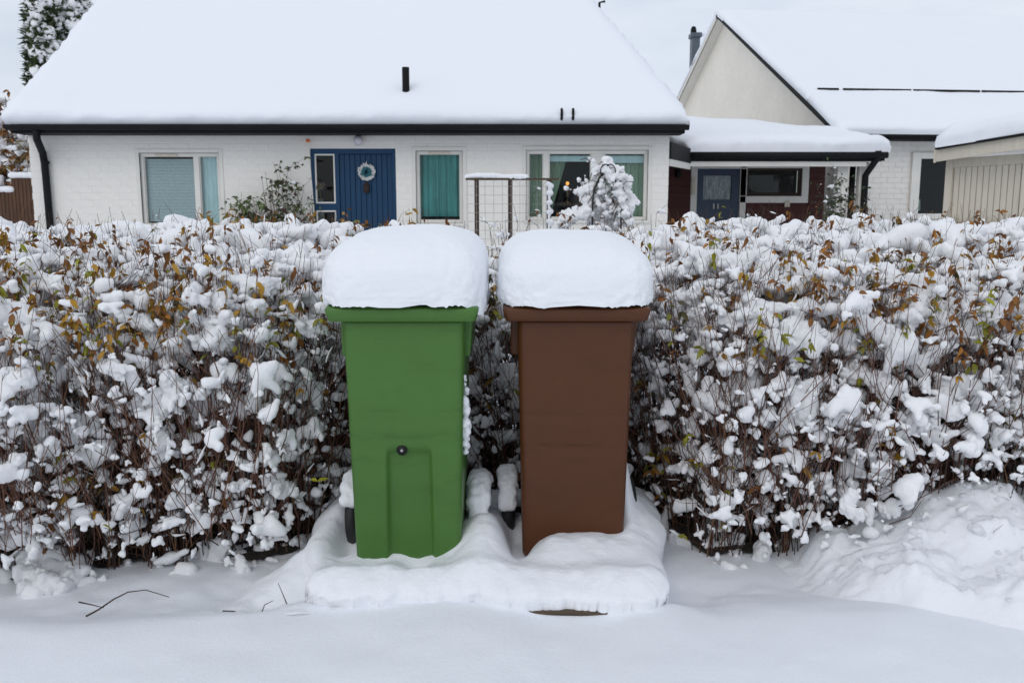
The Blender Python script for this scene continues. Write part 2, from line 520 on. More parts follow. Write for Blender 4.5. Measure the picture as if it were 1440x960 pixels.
def grid_faces(nx, ny):
    i = np.arange(nx * ny).reshape(ny, nx)
    return np.stack([i[:-1, :-1], i[:-1, 1:], i[1:, 1:], i[1:, :-1]], -1).reshape(-1, 4)

gx, gy = axis(-400, 400, -2.7, 2.7, 0.023), axis(-80, 700, 2.1, 4.0, 0.020)
GX, GY = np.meshgrid(gx, gy)
GV = np.stack([GX, GY, ground_h(GX, GY)], -1).reshape(-1, 3)
g = link("ground", mesh_np("ground", GV, grid_faces(len(gx), len(gy))), M['snow_ground'])
tag(g, kind="structure")

def gz(x, y):
    return float(ground_h(np.array([x]), np.array([y]))[0])

# ------------------------------------------------------------------ snow slab helper for roofs
def snow_slab(name, q, up, T, rad, label, cat="snow", n=(60, 40), lump=0.02, freq=1.2, mt='snow_roof', sag=0.0, open_edges=(), group=None):
    """a rounded blanket of snow over the quad q (bl, br, tr, tl)"""
    q = [np.array(p, float) for p in q]
    up = np.array(up, float)
    Lx, Ly = np.linalg.norm(q[1] - q[0]), np.linalg.norm(q[3] - q[0])
    def sp(k, L):
        e = min(rad / L, 0.3)
        ee = e * (1 - np.cos(np.linspace(0, np.pi / 2, 9)))
        mid = np.linspace(e, 1 - e, k)[1:-1]
        return np.concatenate([ee, mid, 1 - ee[::-1]])
    s, t = sp(n[0], Lx), sp(n[1], Ly)
    S, Tt = np.meshgrid(s, t)
    P = ((1 - S) * (1 - Tt))[..., None] * q[0] + (S * (1 - Tt))[..., None] * q[1] + (S * Tt)[..., None] * q[2] + ((1 - S) * Tt)[..., None] * q[3]
    big = np.full_like(S, 1e3)
    ds = [Tt * Ly if 'b' not in open_edges else big, (1 - Tt) * Ly if 't' not in open_edges else big,
          S * Lx if 'l' not in open_edges else big, (1 - S) * Lx if 'r' not in open_edges else big]
    prof = np.ones_like(S)
    for d in ds:
        k = np.clip(d / rad, 0, 1)
        prof = prof * np.power(1 - (1 - k) ** 2.4, 1 / 2.4)
    nz = fbm(P[..., 0] * freq, P[..., 1] * freq, P[..., 2] * freq, 4) * lump
    H = (T + nz) * prof
    V = P + H[..., None] * up
    # bulge outward at mid-height of the open rims
    ny, nx = S.shape
    ex = (q[1] - q[0]) / Lx; ey = (q[3] - q[0]) / Ly
    small = fbm(P[..., 0] * 9, P[..., 1] * 9, P[..., 2] * 9, 3)
    for d, dirv in ((ds[0], -ey), (ds[1], ey), (ds[2], -ex), (ds[3], ex)):
        k = np.clip(d / rad, 0, 1)
        b = np.sin(np.clip(k * 3.2, 0, 1) * np.pi) * rad * (0.16 + 0.10 * small) + 0.0
        V = V + b[..., None] * dirv
        if sag:
            V[..., 2] -= sag * np.clip(1 - d / (rad * 0.5), 0, 1) * (0.6 + 0.4 * small)
    top = V.reshape(-1, 3)
    bot = (P - 0.01 * up).reshape(-1, 3)
    F = grid_faces(nx, ny)
    idx = np.arange(nx * ny).reshape(ny, nx)
    loop = np.concatenate([idx[0, :-1], idx[:-1, -1], idx[-1, :0:-1], idx[:0:-1, 0]])
    N = nx * ny
    nxt = np.roll(loop, -1)
    side = np.stack([loop + N, nxt + N, nxt, loop], -1)
    me = mesh_np(name, np.concatenate([top, bot]), np.concatenate([F, F[:, ::-1] + N, side]))
    o = link(name, me, M[mt])
    return tag(o, label, cat, group)

# ------------------------------------------------------------------ the white brick house
HY = 13.2                                   # its front wall
HG = 0.42                                   # its ground level
hx0, hx1 = at(44, 250, HY).x, at(940, 250, HY).x
eave_z = at(500, 180, HY - 0.45).z
house = thing("brick_house", "white painted brick house with one long snow-covered roof and a blue front door", "house", ((hx0 + hx1) / 2, HY, HG))
HO = Vector(house.location)
def hbuild(mb, name, material, parent=house, **k):
    """mesh given in place coordinates, stored relative to the house"""
    base = HO
    mb.v = [(x - base.x, y - base.y, z - base.z) for x, y, z in mb.v]
    return mb.build(name, material, parent, **k)

def wx(px): return at(px, 260, HY).x
def wz(py): return at(720, py, HY).z
openings = []                               # x0, x1, z0, z1
W1 = (wx(198), wx(310), wz(319), wz(215))
DR = (wx(437.5), wx(557), HG + 0.02, wz(209))
W2 = (wx(585), wx(651), wz(314), wz(212))
W3 = (wx(739.5), wx(911), wz(310), wz(211))
openings = [W1, DR, W2, W3]
wall_top = eave_z + 0.02
# backing wall (the joints) built round the openings
def wall_with_openings(mb, x0, x1, z0, z1, ops, y0, y1):
    xs = sorted({x0, x1, *[o[0] for o in ops], *[o[1] for o in ops]})
    for a, b in zip(xs[:-1], xs[1:]):
        zs = [(z0, z1)]
        for o in ops:
            if o[0] < (a + b) / 2 < o[1]:
                new = []
                for c, d in zs:
                    if o[2] > c: new.append((c, min(d, o[2])))
                    if o[3] < d: new.append((max(c, o[3]), d))
                zs = new
        for c, d in zs:
            if d - c > 1e-4: mb.box(a, b, y0, y1, c, d)
mb = MB()
wall_with_openings(mb, hx0 + 0.004, hx1 - 0.004, HG, wall_top, openings, HY, HY + 0.30)
wall = hbuild(mb, "wall", M['mortar'])
mb = MB(); mb.box(hx0 + 0.002, hx0 + 0.3, HY + 0.302, 19.2, HG, wall_top); mb.box(hx1 - 0.3, hx1 - 0.002, HY + 0.302, 19.2, HG, wall_top); mb.box(hx0 + 0.302, hx1 - 0.302, 18.9, 19.2, HG, wall_top)
hbuild(mb, "side_wall", M['brick'])
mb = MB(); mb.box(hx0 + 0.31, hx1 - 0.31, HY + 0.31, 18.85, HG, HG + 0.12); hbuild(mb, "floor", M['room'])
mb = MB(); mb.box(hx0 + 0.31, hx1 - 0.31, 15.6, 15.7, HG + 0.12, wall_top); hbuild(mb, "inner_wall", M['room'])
# bricks, one by one
BL, BH, JT = 0.285, 0.094, 0.009
bricks = []
ncourse = int((wall_top - HG) / (BH + JT))
for c in range(ncourse):
    z0 = wall_top - (c + 1) * (BH + JT) + JT
    z1 = z0 + BH
    off = (c % 2) * (BL + JT) / 2 + 0.02 * math.sin(c * 2.3)
    x = hx0 - off
    while x < hx1:
        a, b = max(x, hx0), min(x + BL, hx1)
        x += BL + JT
        segs = [(a, b)]
        for o in openings:
            if o[2] - 0.004 < z1 and z0 < o[3] + 0.004:
                new = []
                for s, e in segs:
                    if o[1] <= s or o[0] >= e: new.append((s, e)); continue
                    if o[0] - s > 0.03: new.append((s, o[0]))
                    if e - o[1] > 0.03: new.append((o[1], e))
                segs = new
        for s, e in segs:
            if e - s > 0.03: bricks.append((s, e, z0, z1))
bricks.sort(key=lambda b: -b[2])
def brick_arrays(w, h, d=0.010, bev=0.0025):
    m = MB()
    x0, x1, z0, z1 = -w / 2, w / 2, 0, h
    a = [(x0, 0, z0), (x1, 0, z0), (x1, 0, z1), (x0, 0, z1)]
    f = [(x0, -d + bev, z0), (x1, -d + bev, z0), (x1, -d + bev, z1), (x0, -d + bev, z1)]
    t = [(x0 + bev, -d, z0 + bev), (x1 - bev, -d, z0 + bev), (x1 - bev, -d, z1 - bev), (x0 + bev, -d, z1 - bev)]
    v = a + f + t
    fc = []
    for L in (0, 4):
        for i in range(4):
            j = (i + 1) % 4
            fc.append((L + i, L + j, L + 4 + j, L + 4 + i))
    fc.append((8, 9, 10, 11))
    return v, fc
bcache = {}
rest = MB()
for k, (s, e, z0, z1) in enumerate(bricks):
    w = round(e - s, 2)
    dj = random.choice((0.0035, 0.0040, 0.0045, 0.0050))
    if k < 300:
        key = (w, dj)
        if key not in bcache:
            v, f = brick_arrays(e - s, z1 - z0, dj)
            me = bpy.data.meshes.new("brick"); me.from_pydata(v, [], f); me.update(); me.materials.append(M['brick'])
            bcache[key] = me
        o = bpy.data.objects.new("brick", bcache[key]); col.objects.link(o); o.parent = wall
        o.location = ((s + e) / 2 - HO.x, HY - HO.y, z0 - HO.z)
        o.rotation_euler = (0, 0, random.uniform(-0.004, 0.004))
    else:
        v, f = brick_arrays(e - s, z1 - z0, dj)
        b = len(rest.v)
        rest.v += [(p[0] + (s + e) / 2, p[1] + HY, p[2] + z0) for p in v]
        rest.f += [tuple(b + i for i in q) for q in f]
o = hbuild(rest, "brickwork", M['brick'], wall); tag(o, kind="stuff")

# windows ------------------------------------------------------------------
def frame_bars(mb, x0, x1, z0, z1, w, y0, y1, mull=()):
    mb.box(x0, x1, y0, y1, z0, z0 + w); mb.box(x0, x1, y0, y1, z1 - w, z1)
    mb.box(x0, x0 + w, y0, y1, z0 + w, z1 - w); mb.box(x1 - w, x1, y0, y1, z0 + w, z1 - w)
    for (m, mw) in mull: mb.box(m - mw / 2, m + mw / 2, y0 + 0.002, y1 - 0.002, z0 + w, z1 - w)

def curtain(mb, x0, x1, z0, z1, y, amp, waves, taper=None, n=60):
    b = len(mb.v)
    for i in range(n + 1):
        t = i / n
        x = x0 + (x1 - x0) * t
        yy = y + amp * math.sin(t * waves * 6.283) + amp * 0.5 * math.sin(t * waves * 2.7 * 6.283 + 1)
        xt, xb = x, x
        if taper: xb = x0 + (x1 * taper + x0 * (1 - taper) - x0) * t
        mb.v += [(xb, yy, z0), (xt, yy, z1)]
    for i in range(n):
        a = b + 2 * i
        mb.f.append((a, a + 2, a + 3, a + 1))

def window(op, mull, fw=0.042, vent=None, sill=True):
    x0, x1, z0, z1 = op
    mb = MB()
    frame_bars(mb, x0 + 0.003, x1 - 0.003, z0 + 0.003, z1 - 0.003, fw, HY + 0.035, HY + 0.13, mull)
    w = hbuild(mb, "window", M['trim'], bevel=0.006)
    edges = [x0 + fw] + sorted([e for m, mw in mull for e in (m - mw / 2, m + mw / 2)]) + [x1 - fw]
    for a, b in zip(edges[0::2], edges[1::2]):
        mb = MB(); frame_bars(mb, a + 0.001, b - 0.001, z0 + fw + 0.001, z1 - fw - 0.001, 0.012, HY + 0.055, HY + 0.115)
        hbuild(mb, "sash", M['trim'], w)
        mb = MB(); mb.box(a + 0.015, b - 0.015, HY + 0.082, HY + 0.088, z0 + fw + 0.01, z1 - fw - 0.01)
        hbuild(mb, "pane", M['glass'], w)
    if sill:
        mb = MB(); mb.box(x0 - 0.04, x1 + 0.04, HY - 0.05, HY + 0.034, z0 - 0.035, z0 - 0.001); hbuild(mb, "sill", M['trim'], w, bevel=0.005)
    if vent:
        mb = MB(); mb.box(vent[0], vent[1], HY + 0.018, HY + 0.034, z1 - 0.052, z1 - 0.018); hbuild(mb, "vent_slot", M['cream'], w, bevel=0.004)
    # plain outer casing, flush with the bricks
    mb = MB(); c = 0.055
    mb.box(x0 - c, x0, HY - 0.016, HY + 0.03, z0 - 0.03, z1 + c); mb.box(x1, x1 + c, HY - 0.016, HY + 0.03, z0 - 0.03, z1 + c); mb.box(x0, x1, HY - 0.016, HY + 0.03, z1, z1 + c)
    hbuild(mb, "casing", M['trim'], w, bevel=0.004)
    return w

w1 = window(W1, [(wx(276.5), 0.075)], vent=(wx(219), wx(251)))
mb = MB()
zz = W1[2] + 0.08
while zz < W1[3] - 0.08:
    mb.quadbox([(wx(203), HY + 0.118, zz), (wx(272), HY + 0.118, zz), (wx(272), HY + 0.127, zz + 0.017), (wx(203), HY + 0.127, zz + 0.017),
                (wx(203), HY + 0.119, zz + 0.0005), (wx(272), HY + 0.119, zz + 0.0005), (wx(272), HY + 0.128, zz + 0.0175), (wx(203), HY + 0.128, zz + 0.0175)])
    zz += 0.0215
hbuild(mb, "blind", M['blind'], w1)
mb = MB(); curtain(mb, wx(277), wx(309), W1[2], W1[3], HY + 0.14, 0.006, 3); hbuild(mb, "curtain", M['lightcurtain'], w1, smooth=True)

w2 = window(W2, [], vent=(wx(603), wx(634)))
mb = MB(); curtain(mb, wx(586), wx(649), W2[2] + 0.1, W2[3], HY + 0.165, 0.022, 4.5); hbuild(mb, "curtain", M['teal'], w2, smooth=True)

w3 = window(W3, [(wx(768), 0.085), (wx(840.5), 0.20)])
mb = MB(); curtain(mb, wx(740), wx(764), W3[2], W3[3], HY + 0.20, 0.02, 3); hbuild(mb, "curtain", M['sage'], w3, smooth=True)
mb = MB()
b = [(wx(770), HY + 0.2, W3[3]), (wx(806), HY + 0.22, W3[3]), (wx(776), HY + 0.2, W3[2]), (wx(770), HY + 0.2, W3[2])]
curtain(mb, wx(770), wx(801), W3[2], W3[3], HY + 0.21, 0.02, 3.5, taper=0.12); hbuild(mb, "curtain", M['sage'], w3, smooth=True)
mb = MB(); curtain(mb, wx(846), wx(910), W3[2], W3[3], HY + 0.2, 0.02, 6); hbuild(mb, "curtain", M['sage'], w3, smooth=True)
mb = MB(); mb.box(wx(770), wx(838), HY + 0.15, HY + 0.165, W3[3] - 0.16, W3[3] - 0.075); mb.box(wx(845), wx(910), HY + 0.15, HY + 0.165, W3[3] - 0.18, W3[3] - 0.075)
hbuild(mb, "pelmet_blind", M['lightcurtain'], w3)

def lamp_in_window(px, py, s):
    p = at(px, py, HY + 0.6)
    t = thing("table_lamp", "small lit amber lamp glowing inside the wide window", "lamp", (p.x, p.y, p.z - 0.30))
    MB().lathe([(0.0, 0), (0.07, 0), (0.07, 0.015), (0.012, 0.03), (0.012, 0.24)], sides=14).build("base", M['brass'], t, smooth=True)
    MB().lathe([(max(0.001, s * math.sin(a)), 0.30 - s * 1.1 * math.cos(a)) for a in np.linspace(0, 3.1416, 10)], sides=14).build("bulb", M['lamplit'], t, smooth=True)
    return t
lamp_in_window(798, 258, 0.026)
p = at(798, 258, HY + 0.6)
mb = MB(); mb.box(wx(770), wx(838), HY + 0.34, HY + 0.85, p.z - 0.345, p.z - 0.30)
for lx in (wx(772), wx(834)):
    for ly in (HY + 0.36, HY + 0.80): mb.box(lx, lx + 0.05, ly, ly + 0.05, HG + 0.12, p.z - 0.346)
tag(link("side_table", mb.mesh("side_table"), M['postwood']), "dark side table under the lit lamp inside the wide window", "table")

# door with side light --------------------------------------------------------
mb = MB()
dx0, dx1, dz0, dz1 = DR
sidx = wx(474)
mb.box(dx0 + 0.002, dx1 - 0.002, HY + 0.02, HY + 0.12, dz1 - 0.075, dz1 - 0.002)
mb.box(dx1 - 0.055, dx1 - 0.002, HY + 0.02, HY + 0.12, dz0, dz1 - 0.075)
mb.box(dx0 + 0.002, dx0 + 0.055, HY + 0.02, HY + 0.12, dz0, dz1 - 0.075)
mb.box(sidx - 0.03, sidx + 0.03, HY + 0.02, HY + 0.12, dz0, dz1 - 0.075)
zmid = wz(291)
mb.box(dx0 + 0.055, sidx - 0.03, HY + 0.025, HY + 0.115, zmid - 0.05, zmid + 0.05)
mb.box(sidx + 0.03, dx1 - 0.055, HY + 0.075, HY + 0.12, dz0, dz1 - 0.075)
door = hbuild(mb, "door", M['blue'])
nb = 10
bw = (dx1 - 0.055 - sidx - 0.03) / nb
bme = None
for i in range(nb):
    mb = MB(); xx = sidx + 0.03 + i * bw
    mb.box(xx + 0.003, xx + bw - 0.003, HY + 0.045, HY + 0.074, dz0 + 0.01, dz1 - 0.08)
    hbuild(mb, "board", M['blue'], door, bevel=0.005)
for (za, zb) in ((zmid + 0.05, dz1 - 0.075), (HG + 0.1, zmid - 0.05)):
    a, b = dx0 + 0.055, sidx - 0.03
    mb = MB(); frame_bars(mb, a + 0.001, b - 0.001, za + 0.001, zb - 0.001, 0.022, HY + 0.03, HY + 0.075); hbuild(mb, "glazing_bead", M['trim'], door)
    mb = MB(); mb.box(a + 0.015, b - 0.015, HY + 0.05, HY + 0.056, za + 0.01, zb - 0.01); hbuild(mb, "side_light", M['glass'], door)
mb = MB(); q = at(484, 311, HY + 0.03); mb.tube([(q.x - 0.02, q.y, q.z), (q.x - 0.02, q.y - 0.05, q.z), (q.x + 0.10, q.y - 0.055, q.z - 0.005)], 0.011, 8); mb.box(q.x - 0.045, q.x + 0.005, HY + 0.038, HY + 0.044, q.z - 0.09, q.z + 0.03)
hbuild(mb, "handle", M['brass'], door, smooth=False)
mb = MB(); q = at(483, 300, HY + 0.03); mb.lathe([(0.001, 0.0), (0.024, 0.0), (0.024, 0.02)], 'y', 14, (q.x, HY + 0.025, q.z)); hbuild(mb, "lock", M['brass'], door)
mb = MB(); q = at(441, 291, HY); mb.box(q.x - 0.012, q.x + 0.012, HY + 0.005, HY + 0.019, q.z - 0.03, q.z + 0.03); hbuild(mb, "doorbell", M['brass'], door)

# wreath and the dark ornament under it
q = at(515.5, 242, HY + 0.02)
wr = thing("door_wreath", "round white frosted wreath hanging on the blue front door", "wreath", (q.x, q.y, q.z))
wr.scale = (0.8, 0.8, 0.8)
parts, parts2 = [], []
lv = np.array([[0, 0, 0], [0.012, -0.006, 0.02], [0, -0.002, 0.048], [-0.012, -0.006, 0.02]])
lf = np.array([[0, 1, 2, 3]])
for k in range(150):
    a = random.uniform(0, 6.283); r0 = 0.118 + random.uniform(-0.018, 0.02)
    d = a + random.uniform(-1.2, 1.2)
    ca, sa = math.cos(d - 1.57), math.sin(d - 1.57)
    V = lv * random.uniform(0.7, 1.1)
    V = np.stack([V[:, 0] * ca - V[:, 2] * sa, V[:, 1] - random.uniform(0, 0.03), V[:, 0] * sa + V[:, 2] * ca], -1) + np.array([r0 * math.cos(a), -0.01, r0 * math.sin(a)])
    parts.append((V, lf))
V, F = join_np(parts); link("frosted_leaves", mesh_np("frosted_leaves", V, F, False), M['wreathwhite'], wr)
mb = MB(); mb.tube([(0.105 * math.cos(a), 0.0, 0.105 * math.sin(a)) for a in np.linspace(0, 6.283, 29)], 0.022, 8, cap=False); mb.build("ring", M['wreathwhite'], wr, smooth=True)
for k in range(170):
    a = random.uniform(0, 6.283); r0 = random.uniform(0.03, 0.085)
    d = a + random.uniform(-0.9, 0.9)
    ca, sa = math.cos(d - 1.57), math.sin(d - 1.57)
    V = lv * random.uniform(0.8, 1.2)
    V = np.stack([V[:, 0] * ca - V[:, 2] * sa, V[:, 1] - random.uniform(0, 0.03), V[:, 0] * sa + V[:, 2] * ca], -1) + np.array([r0 * math.cos(a), 0.0, r0 * math.sin(a)])
    parts2.append((V, lf))
V, F = join_np(parts2); link("teal_leaves", mesh_np("teal_leaves", V, F, False), M['wreathteal'], wr)
MB().tube([(0, 0.01, 0.12), (0, 0.012, 0.20)], 0.004, 6).build("string", M['trim'], wr)
q = at(515.5, 264, HY + 0.02)
kn = thing("door_knocker", "dark hanging ornament on the blue door just under the wreath", "door knocker", (q.x, q.y, q.z))
MB().lathe([(0.001, -0.085), (0.03, -0.07), (0.048, -0.03), (0.042, 0.02), (0.025, 0.07), (0.001, 0.085)], sides=10).build("plate", M['cone'], kn, smooth=True)
for zz in (-0.05, -0.01, 0.03):
    MB().lathe([(0.030, zz - 0.012), (0.055, zz), (0.03, zz + 0.010)], sides=9).build("scale_ring", M['cone'], kn)

# orchid in the side light
q = at(450, 262, HY + 0.32)
oc = thing("potted_orchid", "pink orchid in a pale vase behind the door's side light", "plant", (q.x, q.y, q.z - 0.52))
MB().lathe([(0.001, 0), (0.05, 0), (0.06, 0.12), (0.045, 0.30), (0.05, 0.34)], sides=14).build("vase", M['palepot'], oc, smooth=True)
mb = MB(); mb.tube([(0, 0, 0.3), (0.0, 0, 0.45), (-0.04, -0.01, 0.56)], 0.006, 5); mb.build("stalk", M['leaf_green'], oc)
for k in range(9):
    a = k * 2.4; rr = 0.02 + 0.008 * k
    cx, cz = rr * math.cos(a) - 0.02, 0.52 + rr * math.sin(a) * 0.8
    m2 = MB()
    for j in range(5):
        b0 = j * 1.2566
        m2.v += [(cx, -0.02, cz), (cx + 0.02 * math.cos(b0 - 0.4), -0.03, cz + 0.02 * math.sin(b0 - 0.4)), (cx + 0.036 * math.cos(b0), -0.026, cz + 0.036 * math.sin(b0)), (cx + 0.02 * math.cos(b0 + 0.4), -0.03, cz + 0.02 * math.sin(b0 + 0.4))]
        m2.f.append(tuple(4 * j + i for i in range(4)))
    m2.build("blossom", M['pink'], oc)
MB().box(-0.12, 0.12, -0.10, 0.10, -0.03, -0.001).build("stand_top", M['postwood'], oc)
MB().box(-0.03, 0.03, -0.03, 0.03, HG + 0.12 - (q.z - 0.52), -0.031).build("stand_leg", M['postwood'], oc)

# globe lamp
q = at(505.5, 190.5, HY)
gl = thing("wall_lamp", "unlit white globe lamp under the eaves above the blue door", "lamp", (q.x, HY - 0.11, q.z))
MB().lathe([(0.001, 0.07), (0.045, 0.06), (0.05, 0.0), (0.04, -0.02), (0.001, -0.02)], sides=16).build("mount", M['blackmetal'], gl, smooth=True)
MB().box(-0.03, 0.03, 0.0, 0.099, 0.0, 0.05).build("bracket", M['blackmetal'], gl)
MB().lathe([(max(0.001, 0.072 * math.sin(a)), -0.083 + 0.072 * math.cos(a)) for a in np.linspace(0.25, 3.1416, 14)], sides=20).build("globe", M['globe'], gl, smooth=True)

# thin marker pole with an orange tip by the door
a, b = at(433, 198, HY - 0.09), at(447, 320, HY - 0.06)
b.z = gz(b.x, b.y) - 0.02
pl = thing("marker_pole", "thin white pole with an orange tip leaning beside the door", "pole", b)
MB().tube([(0, 0, 0), a - b], 0.011, 8).build("rod", M['trim'], pl)
mb = MB(); d = a - b; mb.lathe([(0.001, -0.03), (0.03, -0.02), (0.034, 0.0), (0.026, 0.022), (0.001, 0.03)], sides=12, c=tuple(d)); mb.build("tip", M['orange'], pl, smooth=True)

# roof of the house --------------------------------------------------------
EY = HY - 0.45
RY = 16.3
e0, e1 = at(12, 173, EY), at(966, 173, EY)
r0, r1 = at(143, 2, RY), at(832, 2, RY)
ez = (e0.z + e1.z) / 2 - 0.02
rz_ = r0.z - 0.12
mb = MB()
BY = 2 * RY - EY
mb.v = [(e0.x, EY, ez), (e1.x, EY, ez), (r1.x, RY, rz_), (r0.x, RY, rz_), (e0.x, BY, ez), (e1.x, BY, ez)]
mb.f = [(0, 1, 2, 3), (4, 3, 2, 5), (1, 5, 2), (0, 3, 4), (0, 4, 5, 1)]
hbuild(mb, "roof", M['roofdark'])
mb = MB(); mb.box(e0.x + 0.02, e1.x - 0.02, EY + 0.02, HY - 0.001, ez - 0.12, ez - 0.012); hbuild(mb, "soffit", M['roofdark'])
# gutter: a half pipe
mb = MB(); n = 10
gr = 0.062
for xx in (e0.x - 0.02, e1.x + 0.02):
    for k in range(n + 1):
        a = math.pi + math.pi * k / n
        mb.v.append((xx, EY - 0.045 + gr * math.cos(a), ez - 0.015 + gr * 1.15 * math.sin(a)))
    for k in range(n + 1):
        a = 2 * math.pi - math.pi * k / n
        mb.v.append((xx, EY - 0.045 + (gr - 0.006) * math.cos(a), ez - 0.012 + (gr - 0.006) * 1.15 * math.sin(a)))
m_ = 2 * (n + 1)
for k in range(m_):
    k2 = (k + 1) % m_
    mb.f.append((k, k2, m_ + k2, m_ + k))
mb.f.append(tuple(range(m_))); mb.f.append(tuple(reversed(range(m_, 2 * m_))))
hbuild(mb, "gutter", M['blackmetal'], smooth=False)
# downpipe at the left corner
dp = [at(50, 180, EY - 0.03), at(52, 196, EY - 0.0), at(60, 215, HY - 0.08), at(63, 232, HY - 0.07)]
p_end = at(72, 318, HY - 0.07); p_end = Vector((dp[-1].x + 0.02, HY - 0.07, HG))
mb = MB(); mb.tube([dp[0], dp[1], dp[2], dp[3], p_end], 0.052, 12); hbuild(mb, "downpipe", M['blackmetal'], smooth=True)
for zc in (2.2, 1.2):
    mb = MB(); mb.lathe([(0.056, -0.02), (0.06, -0.02), (0.06, 0.02), (0.056, 0.02)], sides=14, c=(dp[-1].x + 0.008, HY - 0.07, zc)); hbuild(mb, "pipe_clip", M['blackmetal'])
# vent pipe through the snow, and the two snow hooks, and the ridge irons
slope = (rz_ - ez) / (RY - EY)
def on_roof(px, py):
    """where the sight line meets the roof plane"""
    lo, hi = EY, RY + 1
    for _ in range(40):
        m = (lo + hi) / 2
        if at(px, py, m).z > ez + 0.2 + (m - EY) * slope: lo = m
        else: hi = m
    return at(px, py, lo)
lo, hi = EY, RY
# march: find Y where ray height equals roof snow surface
def roof_hit(px, py, extra=0.2):
    best, bd = None, 9
    for k in range(400):
        Y = EY + (RY - EY) * k / 399
        d = abs(at(px, py, Y).z - (ez + extra + (Y - EY) * slope))
        if d < bd: best, bd = Y, d
    return at(px, py, best)
q = roof_hit(571, 132, 0.29)
mb = MB(); mb.tube([(q.x, q.y, q.z - 0.35), (q.x, q.y, at(571, 95, q.y).z)], 0.052, 14); hbuild(mb, "vent_pipe", M['blackmetal'])
for (px_, py_) in ((790, 161), (806, 161)):
    q = at(px_, py_, EY - 0.13)
    mb = MB(); mb.tube([(q.x, q.y + 0.2, q.z - 0.10), (q.x, q.y + 0.02, q.z - 0.055), (q.x, q.y, q.z - 0.03), (q.x, q.y, q.z + 0.065), (q.x, q.y + 0.03, q.z + 0.075)], 0.019, 8); hbuild(mb, "snow_hook", M['blackmetal'])
for (px_, py_) in ((787, 3), (806, 9), (843, 4)):
    q = at(px_, py_, RY - 0.12)
    mb = MB(); mb.tube([(q.x, q.y, q.z - 0.35), (q.x, q.y, q.z), (q.x + 0.10, q.y, q.z + 0.02)], 0.022, 8); hbuild(mb, "ridge_iron", M['blackmetal'])
upn = np.array([0, -math.sin(math.atan(slope)), math.cos(math.atan(slope))])
SE = 0.04
snow_slab("roof_snow", [(e0.x - 0.02, EY - 0.05, ez + 0.004), (e1.x + 0.02, EY - 0.05, ez + 0.004), (r1.x, RY, rz_ + 0.03), (r0.x, RY, rz_ + 0.03)],
          upn, 0.23, 0.30, "smooth thick snow blanket covering the front roof slope of the long brick house", n=(120, 50), lump=0.030, freq=0.7, sag=0.0, open_edges=('t',))
snow_slab("roof_snow", [(e1.x + 0.02, BY + 0.05, ez + 0.004), (e0.x - 0.02, BY + 0.05, ez + 0.004), (r0.x, RY, rz_ + 0.03), (r1.x, RY, rz_ + 0.03)],
          upn * np.array([1, -1, 1]), 0.23, 0.30, "snow on the hidden back slope of the long brick house", n=(30, 16), open_edges=('t',))

# ------------------------------------------------------------------ the neighbouring house with the gable
A2 = R(6)
E2 = at(1178, 186, 17.0)
rdir = Vector((math.cos(A2), math.sin(A2), 0)); gdir = Vector((-math.sin(A2), math.cos(A2), 0))
def H2(s, d, z): return E2 + rdir * s + gdir * d + Vector((0, 0, z - E2.z))
# half depth so that the ridge end stands where the apex is seen
best = None
for k in range(300):
    h = 2.5 + k * 0.025
    P_ = H2(0, h, E2.z)
    pxl = 720 + FPX * P_.x / (P_.y * math.cos(PITCH) - 0)    # first guess of the column
    for ph in range(1):
        u = P_.x / P_.y
        # solve column exactly for a row near 18
        v = (480 - 18) / FPX
        pxl = 720 + FPX * u * (math.cos(PITCH) + v * math.sin(PITCH))
    if best is None or abs(pxl - 1008) < best[0]: best = (abs(pxl - 1008), h)
hd = best[1]
AY = H2(0, hd, 0).y
AZ = at(1008, 20, AY).z
ez2 = E2.z
house2 = thing("gable_house", "white brick house with a steep gable and a wide snowy roof on the right", "house", H2(0.3, 0.4, HG))
def h2(mb, name, material, parent=house2, **k):
    b = house2.location
    mb.v = [(x - b.x, y - b.y, z - b.z) for x, y, z in mb.v]
    return mb.build(name, material, parent, **k)
sl2 = (AZ - ez2) / hd
OV, WL = 0.28, 9.5
mb = MB()
zc = lambda d: ez2 - 0.10 + sl2 * min(d, 2 * hd - d)
mb.prism([H2(OV, 0.4, HG), H2(OV, 2 * hd - 0.4, HG), H2(OV, 2 * hd - 0.4, zc(0.4)), H2(OV, hd, zc(hd)), H2(OV, 0.4, zc(0.4))], rdir * 0.25)
h2(mb, "gable_wall", M['gable'])
# front wall with its window opening
fa, fb = H2(OV, 0.4, 0), None
def s_at(px, d):
    for k in range(2000):
        s = k * 0.005
        P_ = H2(s, d, 2.5)
        v = (480 - 250) / FPX
        if 720 + FPX * P_.x / P_.y * (math.cos(PITCH) + v * math.sin(PITCH)) >= px: return s
    return 9
def z_at(py, s, d): return at(720, py, H2(s, d, 0).y).z
sw0, sw1 = s_at(1290, 0.4), s_at(1352, 0.4)
wz0, wz1 = z_at(304, sw0, 0.4), z_at(222, sw0, 0.4)
mb = MB()
def wallpiece(s0, s1, z0, z1, d0=0.4, d1=0.65):
    mb.quadbox([H2(s0, d0, z0), H2(s1, d0, z0), H2(s1, d1, z0), H2(s0, d1, z0), H2(s0, d0, z1), H2(s1, d0, z1), H2(s1, d1, z1), H2(s0, d1, z1)])
zt2 = ez2 + 0.10
wallpiece(OV + 0.252, sw0, HG, zt2); wallpiece(sw1, WL, HG, zt2); wallpiece(sw0, sw1, HG, wz0); wallpiece(sw0, sw1, wz1, zt2)
front2 = h2(mb, "wall", M['mortar'])
